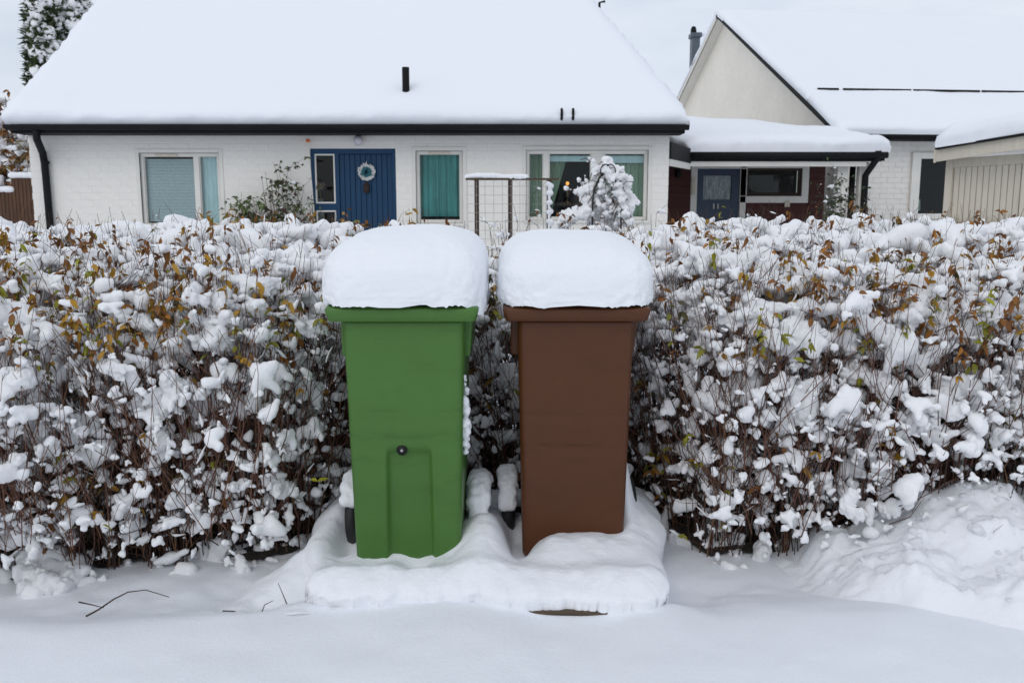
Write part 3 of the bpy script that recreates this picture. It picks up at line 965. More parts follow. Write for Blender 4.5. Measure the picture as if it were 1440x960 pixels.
# brickwork of the front wall, small and far
mb = MB(); c = 0
z = zt2 - 0.1
while z > 0.9:
    s = OV + 0.26 - (c % 2) * 0.147
    while s < 6.0:
        a, b_ = max(s, OV + 0.256), s + 0.285
        s += 0.294
        if z < wz1 + 0.1 and z + 0.09 > wz0:
            if a < sw0 < b_: b_ = sw0
            elif a < sw1 < b_: a = sw1
            elif sw0 <= a and b_ <= sw1: continue
        if b_ - a > 0.03: mb.quadbox([H2(a, 0.391 + random.uniform(-0.001, 0.001), z), H2(b_, 0.391, z), H2(b_, 0.399, z), H2(a, 0.399, z), H2(a, 0.391, z + 0.093), H2(b_, 0.391, z + 0.093), H2(b_, 0.399, z + 0.093), H2(a, 0.399, z + 0.093)])
    z -= 0.103; c += 1
o = h2(mb, "brickwork", M['brick'], front2); tag(o, kind="stuff")
# window of the neighbouring house
mb = MB()
def bar2(s0, s1, z0, z1, d0, d1): mb.quadbox([H2(s0, d0, z0), H2(s1, d0, z0), H2(s1, d1, z0), H2(s0, d1, z0), H2(s0, d0, z1), H2(s1, d0, z1), H2(s1, d1, z1), H2(s0, d1, z1)])
bar2(sw0 - 0.16, sw0 + 0.02, wz0 - 0.05, wz1 + 0.10, 0.33, 0.389); bar2(sw1 - 0.02, sw1 + 0.16, wz0 - 0.05, wz1 + 0.10, 0.33, 0.389); bar2(sw0 + 0.021, sw1 - 0.021, wz1 - 0.02, wz1 + 0.10, 0.33, 0.389); bar2(sw0 + 0.021, sw1 - 0.021, wz0 - 0.05, wz0 + 0.05, 0.33, 0.389)
win2 = h2(mb, "window", M['trim'], bevel=0.006)
mb = MB(); bar2(sw0, sw1, wz0, wz1, 0.45, 0.456); h2(mb, "pane", M['glass'], win2)
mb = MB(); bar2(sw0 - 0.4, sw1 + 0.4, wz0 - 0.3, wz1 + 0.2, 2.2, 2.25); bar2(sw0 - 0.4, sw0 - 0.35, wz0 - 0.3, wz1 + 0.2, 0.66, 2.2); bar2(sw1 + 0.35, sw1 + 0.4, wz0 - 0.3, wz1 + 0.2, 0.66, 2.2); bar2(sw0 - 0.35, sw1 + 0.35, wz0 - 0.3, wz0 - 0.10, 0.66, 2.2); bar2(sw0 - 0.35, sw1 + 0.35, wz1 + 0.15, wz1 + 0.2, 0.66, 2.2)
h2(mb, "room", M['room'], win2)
mb = MB(); bar2(sw0 - 0.1, sw1 + 0.1, wz0 - 0.09, wz0 - 0.051, 0.66, 1.05); h2(mb, "inner_sill", M['trim'], win2)
P_ = H2(sw0 + 0.19, 0.80, wz0 - 0.05)
t = thing("shaded_lamp", "unlit lamp with a mint shade in the neighbouring house window", "lamp", P_)
MB().lathe([(0.001, 0), (0.07, 0), (0.07, 0.02), (0.015, 0.04), (0.015, 0.17)], sides=14).build("base", M['palepot'], t)
MB().lathe([(0.135, 0.16), (0.125, 0.38)], sides=18).build("lamp_shade", M['mintshade'], t, smooth=True)
# roof of the neighbouring house
mb = MB(); th = 0.10
def rp(s, d, up=0.0): return H2(s, d, ez2 + sl2 * min(d, 2 * hd - d) + up)
mb.prism([rp(0, 0), rp(WL, 0), rp(WL, hd), rp(0, hd)], Vector((0, 0, -th)))
h2(mb, "roof", M['roofdark'])
mb = MB(); mb.prism([rp(0, hd + 0.002), rp(WL, hd + 0.002), rp(WL, 2 * hd), rp(0, 2 * hd)], Vector((0, 0, -th))); h2(mb, "back_roof", M['roofdark'])
# pale boarding under the gable overhang and the dark edge strips
mb = MB(); mb.prism([rp(0.03, 0.05, -th - 0.002), rp(OV - 0.002, 0.05, -th - 0.002), rp(OV - 0.002, hd, -th - 0.002), rp(0.03, hd, -th - 0.002)], Vector((0, 0, -0.03)))
mb.prism([rp(0.03, hd + 0.01, -th - 0.002), rp(OV - 0.002, hd + 0.01, -th - 0.002), rp(OV - 0.002, 2 * hd - 0.05, -th - 0.002), rp(0.03, 2 * hd - 0.05, -th - 0.002)], Vector((0, 0, -0.03)))
h2(mb, "soffit", M['trim'])
mb = MB(); mb.prism([rp(-0.03, 0.0, 0.02), rp(-0.03, hd, 0.02), rp(-0.03, hd, -0.05), rp(-0.03, 0.0, -0.05)], rdir * 0.028); h2(mb, "verge_strip", M['blackmetal'])
mb = MB(); mb.prism([rp(-0.03, hd + 0.002, 0.02), rp(-0.03, 2 * hd, 0.02), rp(-0.03, 2 * hd, -0.04), rp(-0.03, hd + 0.002, -0.04)], rdir * 0.028); h2(mb, "verge_strip", M['blackmetal'])
mb = MB(); mb.prism([rp(-0.028, hd + 0.002, -0.042), rp(-0.028, 2 * hd, -0.042), rp(-0.028, 2 * hd, -0.16), rp(-0.028, hd + 0.002, -0.16)], rdir * 0.024); h2(mb, "verge_board", M['trim'])
mb = MB(); mb.tube([H2(-0.02, -0.05, ez2 - 0.06), H2(WL, -0.05, ez2 - 0.06)], 0.06, 10); h2(mb, "gutter", M['blackmetal'], smooth=True)
mb = MB(); bar2(0.05, WL, ez2 - 0.13, ez2 - 0.105, 0.0, 0.388); h2(mb, "eaves_board", M['roofdark'])
up2 = (gdir * (-math.sin(math.atan(sl2)))) + Vector((0, 0, math.cos(math.atan(sl2))))
DG = 1.55                                   # the snow guard stands this far up the slope
snow_slab("roof_snow", [rp(-0.04, -0.10, 0.01), rp(WL, -0.10, 0.01), rp(WL, DG, 0.01), rp(0.02, DG, 0.01)], up2, 0.20, 0.28, "strip of snow along the eaves below the snow guard of the gable house", n=(80, 14), lump=0.02, open_edges=('r',))
snow_slab("roof_snow", [rp(0.0, DG - 0.12, 0.012), rp(WL, DG - 0.12, 0.012), rp(WL, hd + 0.05, 0.012), rp(-0.03, hd + 0.05, 0.012)], up2, 0.20, 0.26, "large snow field above the snow guard on the gable house roof", n=(80, 40), lump=0.02, open_edges=('r',))
bup2 = (gdir * (math.sin(math.atan(sl2)))) + Vector((0, 0, math.cos(math.atan(sl2))))
snow_slab("roof_snow", [rp(WL, 2 * hd + 0.05, 0.01), rp(-0.03, 2 * hd + 0.05, 0.01), rp(-0.03, hd - 0.05, 0.01), rp(WL, hd - 0.05, 0.01)], bup2, 0.12, 0.2, "thin snow along the far slope of the gable house", n=(40, 20))
gs = 0.25
k = 0
while gs < WL - 1.9:
    mb = MB(); mb.tube([H2(gs, DG - 0.05, ez2 + sl2 * (DG - 0.05) + 0.235), H2(gs + (0.45 if k == 0 else 1.47), DG - 0.05, ez2 + sl2 * (DG - 0.05) + 0.235)], 0.024, 8)
    h2(mb, "snow_guard", M['blackmetal'])
    gs += 0.55 if k == 0 else 1.52
    k += 1
# chimney flue behind the gable
P_ = at(977, 72, 30.5)
cf = thing("chimney_flue", "grey metal chimney box with a black cowl behind the gable", "chimney", (P_.x, P_.y, rp(0, 1.9 * hd).z - 0.3))
zc0 = at(979, 54, 30.5).z - cf.location.z
cw = 0.13
MB().box(-cw, cw, -0.2, 0.2, 0, zc0).build("box", M['grey'], cf, bevel=0.01)
MB().box(-cw - 0.05, cw + 0.05, -0.25, 0.25, zc0 + 0.002, zc0 + 0.14).build("cap", M['grey'], cf, bevel=0.01)
MB().lathe([(0.10, zc0 + 0.14), (0.10, zc0 + 0.26), (0.07, zc0 + 0.36), (0.001, zc0 + 0.39)], sides=14, c=(-0.06, 0, 0)).build("cowl", M['blackmetal'], cf, smooth=True)
tag(link("snow_loaf", blob_mesh("snow_loaf", [(cf.location.x + 0.17, cf.location.y, cf.location.z + zc0 + 0.15, 0.10), (cf.location.x + 0.24, cf.location.y, cf.location.z + zc0 + 0.14, 0.10), (cf.location.x + 0.10, cf.location.y + 0.08, cf.location.z + zc0 + 0.14, 0.09)], 0.03), M['snow']), "small lump of snow on the metal chimney box", "snow")

# ------------------------------------------------------------------ the low entrance between the houses
PYF = 15.0
pN, pC, pR = at(936, 222, 13.32), at(970, 229, PYF), at(1240, 221, PYF)
zu = pC.z                                    # underside of the fascia
porch = thing("porch", "low entrance between the houses with dark fascia and snowy lean-to roof", "porch", (pC.x, PYF, HG))
def pb(mb, name, material, parent=porch, **k):
    b = porch.location
    mb.v = [(x - b.x, y - b.y, z - b.z) for x, y, z in mb.v]
    return mb.build(name, material, parent, **k)
FT = 0.17
def proof(x, y): return zu + FT + (y - PYF) * 0.165
nx_ = hx1 + 0.03
pts = [Vector((nx_, 13.34, 0)), Vector((pC.x, PYF, 0)), Vector((pR.x, PYF, 0)), Vector((pR.x, 17.3, 0)), Vector((nx_, 23.4, 0))]
mb = MB()
n = len(pts)
mb.v = [(p.x, p.y, proof(p.x, max(p.y, PYF)) - 0.15) for p in pts] + [(p.x, p.y, proof(p.x, max(p.y, PYF)) - 0.004) for p in pts]
mb.f = [tuple(reversed(range(n))), tuple(range(n, 2 * n))] + [(i, (i + 1) % n, n + (i + 1) % n, n + i) for i in range(n)]
pb(mb, "roof", M['roofdark'])
mb = MB(); mb.beam((nx_ + 0.005, 13.32, at(936, 211, 13.32).z), (pC.x, PYF - 0.03, zu + 0.11), 0.03, 0.24); pb(mb, "fascia", M['roofdark'])
mb = MB(); mb.beam((nx_ + 0.008, 13.36, at(936, 211, 13.32).z - 0.18), (pC.x, PYF, zu - 0.06), 0.03, 0.10); pb(mb, "fascia_board", M['trim'])
mb = MB(); mb.box(pC.x - 0.01, pR.x + 0.04, PYF - 0.03, PYF - 0.001, zu + 0.03, zu + 0.17); pb(mb, "fascia", M['roofdark'])
mb = MB(); mb.tube([(pC.x, PYF - 0.08, zu + 0.12), (pR.x + 0.06, PYF - 0.08, zu + 0.12)], 0.055, 10); pb(mb, "gutter", M['blackmetal'], smooth=True)
mb = MB(); mb.box(pC.x, pR.x - 0.25, PYF, PYF + 0.05, zu - 0.06, zu + 0.028); pb(mb, "fascia_board", M['trim'])
for gx_ in (1004, 1084, 1156):
    q = at(gx_, 218, PYF); mb = MB(); mb.box(q.x - 0.02, q.x + 0.02, PYF - 0.10, PYF - 0.031, zu + 0.045, zu + 0.07); pb(mb, "gutter_bracket", M['blackmetal'])
# red wall, door, window
PW = 16.8
def px_(p): return at(p, 260, PW).x
def pz_(p): return at(1000, p, PW).z
D2 = (px_(980), px_(1040), HG, pz_(236)); WN = (px_(1050), px_(1126), pz_(274), pz_(237))
mb = MB(); wall_with_openings(mb, nx_, pR.x - 0.3, HG, zu + FT + 0.05, [D2, WN], PW, PW + 0.2); rw = pb(mb, "red_wall", M['red'])
zb = HG + 0.05
while zb < zu + FT - 0.1:                              # lapped boards of the red wall
    runs = [(nx_ + 0.01, pR.x - 0.31)]
    for (oa, ob_, oc_, od_) in ((D2[0] - 0.13, D2[1] + 0.13, 0, D2[3] + 0.13), (WN[0] - 0.16, WN[1] + 0.16, WN[2] - 0.16, WN[3] + 0.16)):
        if oc_ < zb + 0.115 and zb < od_:
            runs = [r_ for a_, b_ in runs for r_ in ((a_, min(b_, oa)), (max(a_, ob_), b_)) if r_[1] - r_[0] > 0.02]
    for a_, b_ in runs:
        pb(MB().box(a_, b_, PW - 0.018, PW - 0.001, zb, zb + 0.115), "board", M['red'], rw)
    zb += 0.125
mb = MB(); c = 0.10
frame_bars(mb, D2[0] - 0.12, D2[1] + 0.12, HG, D2[3] + 0.10, 0.118, PW - 0.04, PW + 0.1); df = pb(mb, "door_frame", M['trim'], bevel=0.005)
mb = MB(); lz0, lz1 = pz_(281), pz_(247); lx0, lx1 = px_(989), px_(1029)
wall_with_openings(mb, D2[0], D2[1], HG + 0.02, D2[3] - 0.002, [(lx0, lx1, lz0, lz1)], PW + 0.0, PW + 0.05); d2 = pb(mb, "door", M['bluegrey'])
mb = MB(); mb.box(lx0, lx1, PW + 0.02, PW + 0.026, lz0, lz1); pb(mb, "pane", M['glass'], d2)
mb = MB(); curtain(mb, lx0 + 0.002, lx1 - 0.002, lz0, lz1, PW + 0.07, 0.01, 6); pb(mb, "lace_curtain", M['lace'], d2, smooth=True)
for hx_ in (1003.5, 1009.5):
    q = at(hx_, 290, PW - 0.02); mb = MB(); mb.box(q.x - 0.012, q.x + 0.012, PW - 0.03, PW - 0.001, q.z - 0.05, q.z + 0.05); pb(mb, "handle", M['wire'], d2)
q = at(975, 262, PW - 0.04); mb = MB(); mb.box(q.x - 0.03, q.x + 0.03, PW - 0.075, PW - 0.041, q.z - 0.16, q.z + 0.16); pb(mb, "name_plate", M['cream'], df)
mb = MB(); frame_bars(mb, WN[0] - 0.13, WN[1] + 0.14, WN[2] - 0.15, WN[3] + 0.13, 0.125, PW - 0.04, PW + 0.1); w4 = pb(mb, "window", M['trim'], bevel=0.005)
mb = MB(); frame_bars(mb, WN[0], WN[1], WN[2], WN[3], 0.04, PW + 0.0, PW + 0.08); pb(mb, "sash", M['cone'], w4)
mb = MB(); mb.box(WN[0] + 0.03, WN[1] - 0.03, PW + 0.04, PW + 0.046, WN[2] + 0.03, WN[3] - 0.03); pb(mb, "pane", M['glass'], w4)
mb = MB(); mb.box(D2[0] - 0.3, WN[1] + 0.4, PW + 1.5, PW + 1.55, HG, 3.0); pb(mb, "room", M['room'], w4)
q = at(1106, 287, PW); mb = MB(); mb.box(q.x - 0.05, q.x + 0.05, PW - 0.06, PW - 0.019, q.z - 0.055, q.z + 0.055); pb(mb, "meter_box", M['cream'], bevel=0.01)
# dark lantern on the left bit of red wall
q = at(954, 243, PW - 0.1); mb = MB(); mb.lathe([(0.001, 0.09), (0.05, 0.06), (0.06, -0.06), (0.045, -0.09), (0.001, -0.09)], sides=10, c=(q.x, PW - 0.08, q.z)); pb(mb, "wall_lantern", M['blackmetal'])
# posts
for (a, b_, nm, mt) in ((1175, 1190, "post", 'trim'), (1206, 1219, "post", 'trim')):
    xa, xb = at(a, 260, PYF + 0.25).x, at(b_, 260, PYF + 0.25).x
    mb = MB(); mb.box(xa, xb, PYF + 0.18, PYF + 0.18 + (xb - xa), HG, zu + 0.02); pb(mb, nm, M[mt], bevel=0.008)
q = at(1197, 250, PYF + 0.4); mb = MB(); mb.tube([(q.x, PYF + 0.35, HG), (q.x, PYF + 0.35, zu + 0.0)], 0.05, 10); pb(mb, "drain_pipe", M['blackmetal'], smooth=True)
a = [at(1235, 212, PYF - 0.08), at(1234, 222, PYF - 0.06), at(1217, 247, PYF + 0.12)]
mb = MB(); mb.tube([a[0], a[1], a[2], (a[2].x, a[2].y, HG)], 0.055, 12); pb(mb, "downpipe", M['blackmetal'], smooth=True)
zf = zu + FT
snow_slab("roof_snow", [(pC.x - 0.06, PYF - 0.09, zf), (pR.x + 0.09, PYF - 0.09, zf), (pR.x + 0.06, 17.1, proof(0, 17.1)), (nx_ + 0.02, 23.3, proof(0, 23.3))],
          (0, -0.16, 0.98), 0.26, 0.24, "rounded snow on the lean-to roof over the low entrance", n=(90, 40), lump=0.03, freq=1.1)

# ------------------------------------------------------------------ the cream slatted shed at the right edge
sA, sB = at(1337, 260, 13.0), at(1500, 260, 11.35)
dS = Vector((sB.x - sA.x, sB.y - sA.y, 0)); LS = dS.length; dS.normalize()
nS = Vector((dS.y, -dS.x, 0))                # towards the viewer
if nS.y > 0: nS = -nS
shed = thing("slatted_shed", "cream slatted carport side with a snow-laden roof at the right edge", "shed", (sA.x, sA.y, HG))
def sb(mb, name, material, parent=shed, **k):
    b = shed.location
    mb.v = [(x - b.x, y - b.y, z - b.z) for x, y, z in mb.v]
    return mb.build(name, material, parent, **k)
zt_, zb_ = at(1337, 236, 13.0).z, at(1337, 312, 13.0).z
def SP(s, o, z): return Vector((sA.x, sA.y, 0)) + dS * s + nS * o + Vector((0, 0, z))
def sbox(mb, s0, s1, o0, o1, z0, z1):
    return mb.quadbox([SP(s0, o1, z0), SP(s1, o1, z0), SP(s1, o0, z0), SP(s0, o0, z0), SP(s0, o1, z1), SP(s1, o1, z1), SP(s1, o0, z1), SP(s0, o0, z1)])
mb = sbox(MB(), -0.06, 0.06, -0.06, 0.06, HG, zt_ + 0.18); sb(mb, "post", M['cream'], bevel=0.006)
mb = sbox(MB(), LS, LS + 0.12, -0.06, 0.06, HG, zt_ + 0.18); sb(mb, "post", M['cream'], bevel=0.006)
mb = sbox(MB(), 0.061, LS - 0.001, -0.03, 0.05, zt_, zt_ + 0.13); sb(mb, "top_rail", M['cream'], bevel=0.004)
mb = sbox(MB(), -0.10, 1.23, 0.062, 0.10, zb_ - 0.08, zb_); sb(mb, "rail", M['rail'], bevel=0.004)
mb = sbox(MB(), 1.21, 1.35, 0.061, 0.09, HG, zt_ + 0.13); sb(mb, "post_board", M['cream'], bevel=0.004)
ns_, w_ = 15, None
pitch_ = 0.098
s = 0.075
while s < LS - 0.1:
    mb = sbox(MB(), s, s + pitch_ - 0.013, 0.0, 0.026, HG + 0.05, zt_ - 0.002); sb(mb, "slat", M['cream'], bevel=0.003)
    s += pitch_
mb = sbox(MB(), 0.07, LS - 0.01, -0.028, -0.004, HG + 0.02, zt_ - 0.004); sb(mb, "backing_board", M['cone'])
# roof beam, rising a little towards the viewer's right
f0, f1 = at(1318, 219, 12.9), at(1500, 191, 11.0)
mb = MB(); mb.beam(f0, f1, 0.04, 0.17); sb(mb, "fascia", M['cream'])
mb = MB(); mb.beam(f0 + Vector((0.0, -0.03, 0.095)), f1 + Vector((0, -0.03, 0.095)), 0.14, 0.03); sb(mb, "roof_edge", M['blackmetal'])
bk = Vector((1.08, 1.9, 0.28))
mb = MB(); mb.prism([f0 + Vector((-0.02, 0, 0.085)), f1 + Vector((0, 0, 0.085)), f1 + bk + Vector((0.5, 0, 0.085)), f0 + bk + Vector((0, 0, 0.085))], (0, 0, 0.022)); sb(mb, "roof", M['roofdark'])
mb = MB(); mb.beam(f0 + Vector((-0.03, 0.01, -0.0)), f0 + bk + Vector((-0.03, 0, 0)), 0.03, 0.20); sb(mb, "verge_board", M['cream'])
for fr_ in (0.3, 0.55, 0.8):                 # rafters under the roof
    a = f0.lerp(f1, fr_); mb = MB(); mb.beam(a + Vector((0, 0.03, 0.02)), a + bk * 0.9 + Vector((0, 0, 0.02)), 0.05, 0.10); sb(mb, "rafter", M['cream'])
snow_slab("roof_snow", [f0 + Vector((-0.08, -0.09, 0.112)), f1 + Vector((0, -0.09, 0.112)), f1 + bk + Vector((0.5, 0, 0.112)), f0 + bk + Vector((-0.02, 0, 0.112))],
          (-0.03, -0.12, 0.98), 0.24, 0.22, "thick overhanging snow on the cream shed roof", n=(50, 30), lump=0.03, freq=1.6, open_edges=('r',))

# ------------------------------------------------------------------ bins
def ring(hw, yf, yb, r, nf=64):
    pts = []
    for i in range(nf):
        pts.append((-hw + r + (2 * hw - 2 * r) * i / (nf - 1), yf))
    def arc(cx, cy, a0, a1, k=6): return [(cx + r * math.cos(a0 + (a1 - a0) * j / k), cy + r * math.sin(a0 + (a1 - a0) * j / k)) for j in range(1, k)]
    pts += arc(hw - r, yf + r, -math.pi / 2, 0)
    pts += [(hw, yf + r + (yb - yf - 2 * r) * i / 9) for i in range(10)]
    pts += arc(hw - r, yb - r, 0, math.pi / 2)
    pts += [(hw - r - (2 * hw - 2 * r) * i / 13, yb) for i in range(14)]
    pts += arc(-hw + r, yb - r, math.pi / 2, math.pi)
    pts += [(-hw, yb - r - (yb - yf - 2 * r) * i / 9) for i in range(10)]
    pts += arc(-hw + r, yf + r, math.pi, 1.5 * math.pi)
    return pts

def wheelie_bin(label, color, loc, channel, rz=0.0):
    b = thing("wheelie_bin", label, "bin", loc, rz, "wheelie bins on the wooden platform")
    H = 0.985
    levels = np.concatenate([np.linspace(0, 0.03, 4), np.linspace(0.05, H, 62)])
    V = []
    for z in levels:
        t = z / H
        hw = 0.203 + 0.021 * t
        yf = -0.235 - 0.045 * t
        yb = 0.200 + 0.075 * t
        if z < 0.03: hw -= 0.012 * (1 - z / 0.03); yf += 0.012 * (1 - z / 0.03)
        if z < 0.60: yf -= 0.0035 * float(sstep(0.60, 0.585, np.array(z))); 
        pts = ring(hw, yf, yb, 0.032)
        for j, (x, y) in enumerate(pts):
            if channel and j < 64:
                xc = 0.012
                wd = 0.070 + 0.010 * (1 - t)
                mx = float(sstep(wd + 0.016, wd - 0.006, np.array(abs(x - xc))))
                mz = float(sstep(0.505, 0.465, np.array(z)))
                y += 0.026 * mx * mz
                rim = math.exp(-((abs(x - xc) - wd - 0.018) / 0.008) ** 2) * mz
                y -= 0.003 * rim
            elif j < 64:
                y += 0.004 * math.exp(-((z - 0.47) / 0.012) ** 2)
            V.append((x, y, z))
    n = len(ring(0.2, -0.2, 0.2, 0.03)); L = len(levels)
    idx = np.arange(n * L).reshape(L, n)
    F = np.stack([idx[:-1], np.roll(idx[:-1], -1, 1), np.roll(idx[1:], -1, 1), idx[1:]], -1).reshape(-1, 4)
    me = mesh_np("body", np.array(V), F)
    import bmesh
    bm = bmesh.new(); bm.from_mesh(me); bm.verts.ensure_lookup_table()
    bm.faces.new([bm.verts[i] for i in reversed(range(n))]); bm.faces.new([bm.verts[n * (L - 1) + i] for i in range(n)])
    bm.to_mesh(me); bm.free()
    body = link("body", me, M[color], b)
    # the stiff collar under the lid, with its two lifting pockets
    for sx in (-1, 1):
        m = MB()
        for (z0, z1, w0) in ((H - 0.155, H - 0.005, 0.252),):
            xi, xo = sx * 0.215, sx * w0
            xa, xb = min(xi, xo), max(xi, xo)
            m.quadbox([(xa, -0.15, z0), (xb - (0.012 if sx > 0 else 0), -0.15, z0), (xb - (0.012 if sx > 0 else 0), 0.26, z0), (xa + (0.012 if sx < 0 else 0), 0.26, z0),
                       (xa, -0.17, z1), (xb, -0.17, z1), (xb, 0.27, z1), (xa, 0.27, z1)])
        m.build("side_grip", M[color], b, bevel=0.008)
    # lid: a shallow dish turned over, thick front lip
    lw, lf, lb = 0.281, -0.325, 0.335
    m = MB()
    m.v = []
    z0, z1 = H, H + 0.054
    prof = [(0.016, z0), (0.011, z0 + 0.002), (0.0, z1 - 0.012), (0.006, z1 - 0.003), (0.016, z1)]
    outline = lambda ins: [(-lw + ins, lf + ins), (lw - ins, lf + ins), (lw - ins, lb - ins), (-lw + ins, lb - ins)]
    LV = []
    for ins, z in prof:
        for (x, y) in ring(lw - ins, lf + ins, lb - ins, 0.022, 24):
            LV.append((x, y, z + 0.055 * max(0, (y - lf) / (lb - lf)) * (1 if z > z0 + 0.02 else 0)))
    nn = len(ring(0.2, -0.2, 0.2, 0.02, 24)); LL = len(prof)
    idx = np.arange(nn * LL).reshape(LL, nn)
    F = np.stack([idx[:-1], np.roll(idx[:-1], -1, 1), np.roll(idx[1:], -1, 1), idx[1:]], -1).reshape(-1, 4)
    me = mesh_np("lid", np.array(LV), F)
    bm = bmesh.new(); bm.from_mesh(me); bm.verts.ensure_lookup_table()
    bm.faces.new([bm.verts[i] for i in reversed(range(nn))]); bm.faces.new([bm.verts[nn * (LL - 1) + i] for i in range(nn)])
    for f in bm.faces: f.smooth = len(f.verts) == 4
    bm.to_mesh(me); bm.free()
    lid = link("lid", me, M[color], b)
    MB().tube([(-0.24, 0.29, H + 0.03), (-0.24, 0.36, H + 0.035), (0.24, 0.36, H + 0.035), (0.24, 0.29, H + 0.03)], 0.014, 10).build("handle", M[color], b, smooth=True)
    MB().tube([(-0.27, 0.10, 0.10), (0.27, 0.10, 0.10)], 0.011, 10).build("axle", M['blackmetal'], b)
    for sx in (-1, 1):
        c = (0, 0.10, 0.115)
        m = MB(); m.lathe([(0.060, -0.026), (0.105, -0.028), (0.130, -0.020), (0.137, 0.0), (0.130, 0.020), (0.105, 0.028), (0.060, 0.026)], 'x', 36, (sx * 0.262, c[1], c[2])); w = m.build("wheel", M['black'], b, smooth=True)
        m = MB(); m.lathe([(0.012, -0.02), (0.05, -0.018), (0.0605, -0.024), (0.0605, 0.024), (0.05, 0.018), (0.012, 0.02)], 'x', 24, (sx * 0.262, c[1], c[2])); m.build("rim", M['blackmetal'], w, smooth=True)
    if channel:
        m = MB(); m.lathe([(0.001, -0.006), (0.010, -0.007), (0.012, -0.004), (0.0195, -0.003), (0.0205, 0.0), (0.0205, 0.006)], 'y', 22, (-0.014, -0.2605, 0.490)); bo = m.build("bolt", M['bolt'], b, smooth=True)
        m = MB(); m.lathe([(0.001, -0.0085), (0.0045, -0.008), (0.006, -0.006)], 'y', 10, (-0.014, -0.2605, 0.490)); m.build("bolt_glint", M['wire'], bo, smooth=True)  # small pale button stands in for the highlight on the bolt
    return b

GB, BB = Vector((-0.402, 3.47, 0.115)), Vector((0.246, 3.60, 0.100))
green = wheelie_bin("green plastic wheelie bin with a snow-topped lid, left of the pair", 'green', GB, True)
brown = wheelie_bin("dark brown plastic wheelie bin with a snow-topped lid, right of the pair", 'brown', BB, False)

def bin_cap(name, c, hw, hd_, h, label, seed, skew=0.0, corner=False):
    """the loaf of snow standing on a lid; c = centre of its underside"""
    nu, nv = 220, 90
    th = np.linspace(0, 2 * np.pi, nu, endpoint=False)
    ph = np.linspace(-0.42, np.pi / 2, nv)
    TH, PH = np.meshgrid(th, ph)
    sg = lambda a, e: np.sign(a) * np.abs(a) ** e
    e1, e2 = 0.75, 0.40
    r_ = np.where(PH < 0, 1 - 0.012 * (PH / 0.42) ** 2, sg(np.cos(PH), e1))
    x = r_ * sg(np.cos(TH), e2); y = r_ * sg(np.sin(TH), e2); z = sg(np.sin(PH), e1)
    eq = 0.07                                 # the widest level above the lid
    X = x * hw; Y = y * hd_
    Z = np.where(z > 0, z * (h - eq), z * eq / (math.sin(0.42) ** e1)) + eq
    # rear of the lid stands higher, so does its snow
    Z = Z + 0.05 * (Y / hd_ + 1) / 2 * np.clip((Z + 0.02) / 0.1, 0, 1)
    Z = Z + skew * (X / hw) * np.clip(Z / h, 0, 1)
    n1 = fbm(X * 5 + seed, Y * 5, Z * 5, 3) * 0.0048
    n2 = fbm(X * 32 + seed, Y * 32, Z * 32, 3) * 0.0026 * (1 + 1.6 * np.clip(1 - Z / 0.10, 0, 1))
    rad = np.sqrt(X ** 2 + Y ** 2) + 1e-6
    ramp = np.clip(r_ * 1.5, 0, 1)
    X = X + X / rad * (n1 + n2) * ramp; Y = Y + Y / rad * (n1 + n2) * ramp
    Z = Z + (n1 * 0.8 + n2 * 0.6) * np.clip(Z / 0.1, 0, 1)
    edge = np.clip(1 - Z / 0.035, 0, 1)
    Z = Z - edge * 0.0045 * (fbm(X * 95 + seed, Y * 95, 1.0, 3) * 0.9 + fbm(X * 14 + seed, Y * 14, 1.0, 2) * 0.8 + 0.3)
    if corner:                                # snow slumped over the front right corner of the lid
        k = np.exp(-((X - hw) / 0.05) ** 2) * np.clip(1 - Z / 0.12, 0, 1)
        Z = Z - 0.045 * k
    V = np.stack([X + c[0], Y + c[1], Z + c[2]], -1).reshape(-1, 3)
    idx = np.arange(nu * nv).reshape(nv, nu)
    F = np.stack([idx[:-1], np.roll(idx[:-1], -1, 1), np.roll(idx[1:], -1, 1), idx[1:]], -1).reshape(-1, 4)
    o = link(name, mesh_np(name, V, F), M['snow'])
    return tag(o, label, "snow", "loaves of snow on the bin lids")
bin_cap("snow_loaf", (GB.x - 0.002, GB.y + 0.005, GB.z + 1.045), 0.308, 0.355, 0.252, "tall rounded loaf of snow on the lid of the green bin", 1.0, skew=0.012, corner=True)
bin_cap("snow_loaf", (BB.x + 0.002, BB.y + 0.005, BB.z + 1.045), 0.306, 0.355, 0.246, "tall rounded loaf of snow on the lid of the brown bin", 7.0, skew=-0.004)

def wheel_snow(bx, sx, label, a0=25, a1=165, r=0.030):
    sp = []
    for k in range(22):
        a = R(a0 + (a1 - a0) * k / 21)
        for xx in (-0.012, 0.012):
            sp.append((bx.x + sx * 0.265 + xx + random.uniform(-0.004, 0.004), bx.y + 0.10 - 0.145 * math.cos(a), bx.z + 0.115 + 0.145 * math.sin(a) + 0.006 * random.random(), r * (0.75 + 0.35 * math.sin(a) + 0.15 * random.random())))
    o = link("wheel_snow", blob_mesh("wheel_snow", sp, 0.007, 0.004, 40), M['snow'])
    tag(o, label, "snow")
wheel_snow(GB, -1, "snow stuck on the outer left wheel of the green bin", 40, 165)
wheel_snow(GB, 1, "snow stuck on the right wheel of the green bin, beside the gap", 5, 165, 0.034)
wheel_snow(BB, -1, "snow stuck on the left wheel of the brown bin", 20, 165)
sp = []
for k in range(26):
    t = k / 25
    sp.append((GB.x + 0.221 + 0.004 * math.sin(k), GB.y - 0.165 + 0.03 * math.sin(k * 1.7), GB.z + 0.46 + 0.30 * t, (0.013 + 0.008 * random.random()) * (0.6 + 0.6 * math.sin(math.pi * min(1, t + 0.1)))))
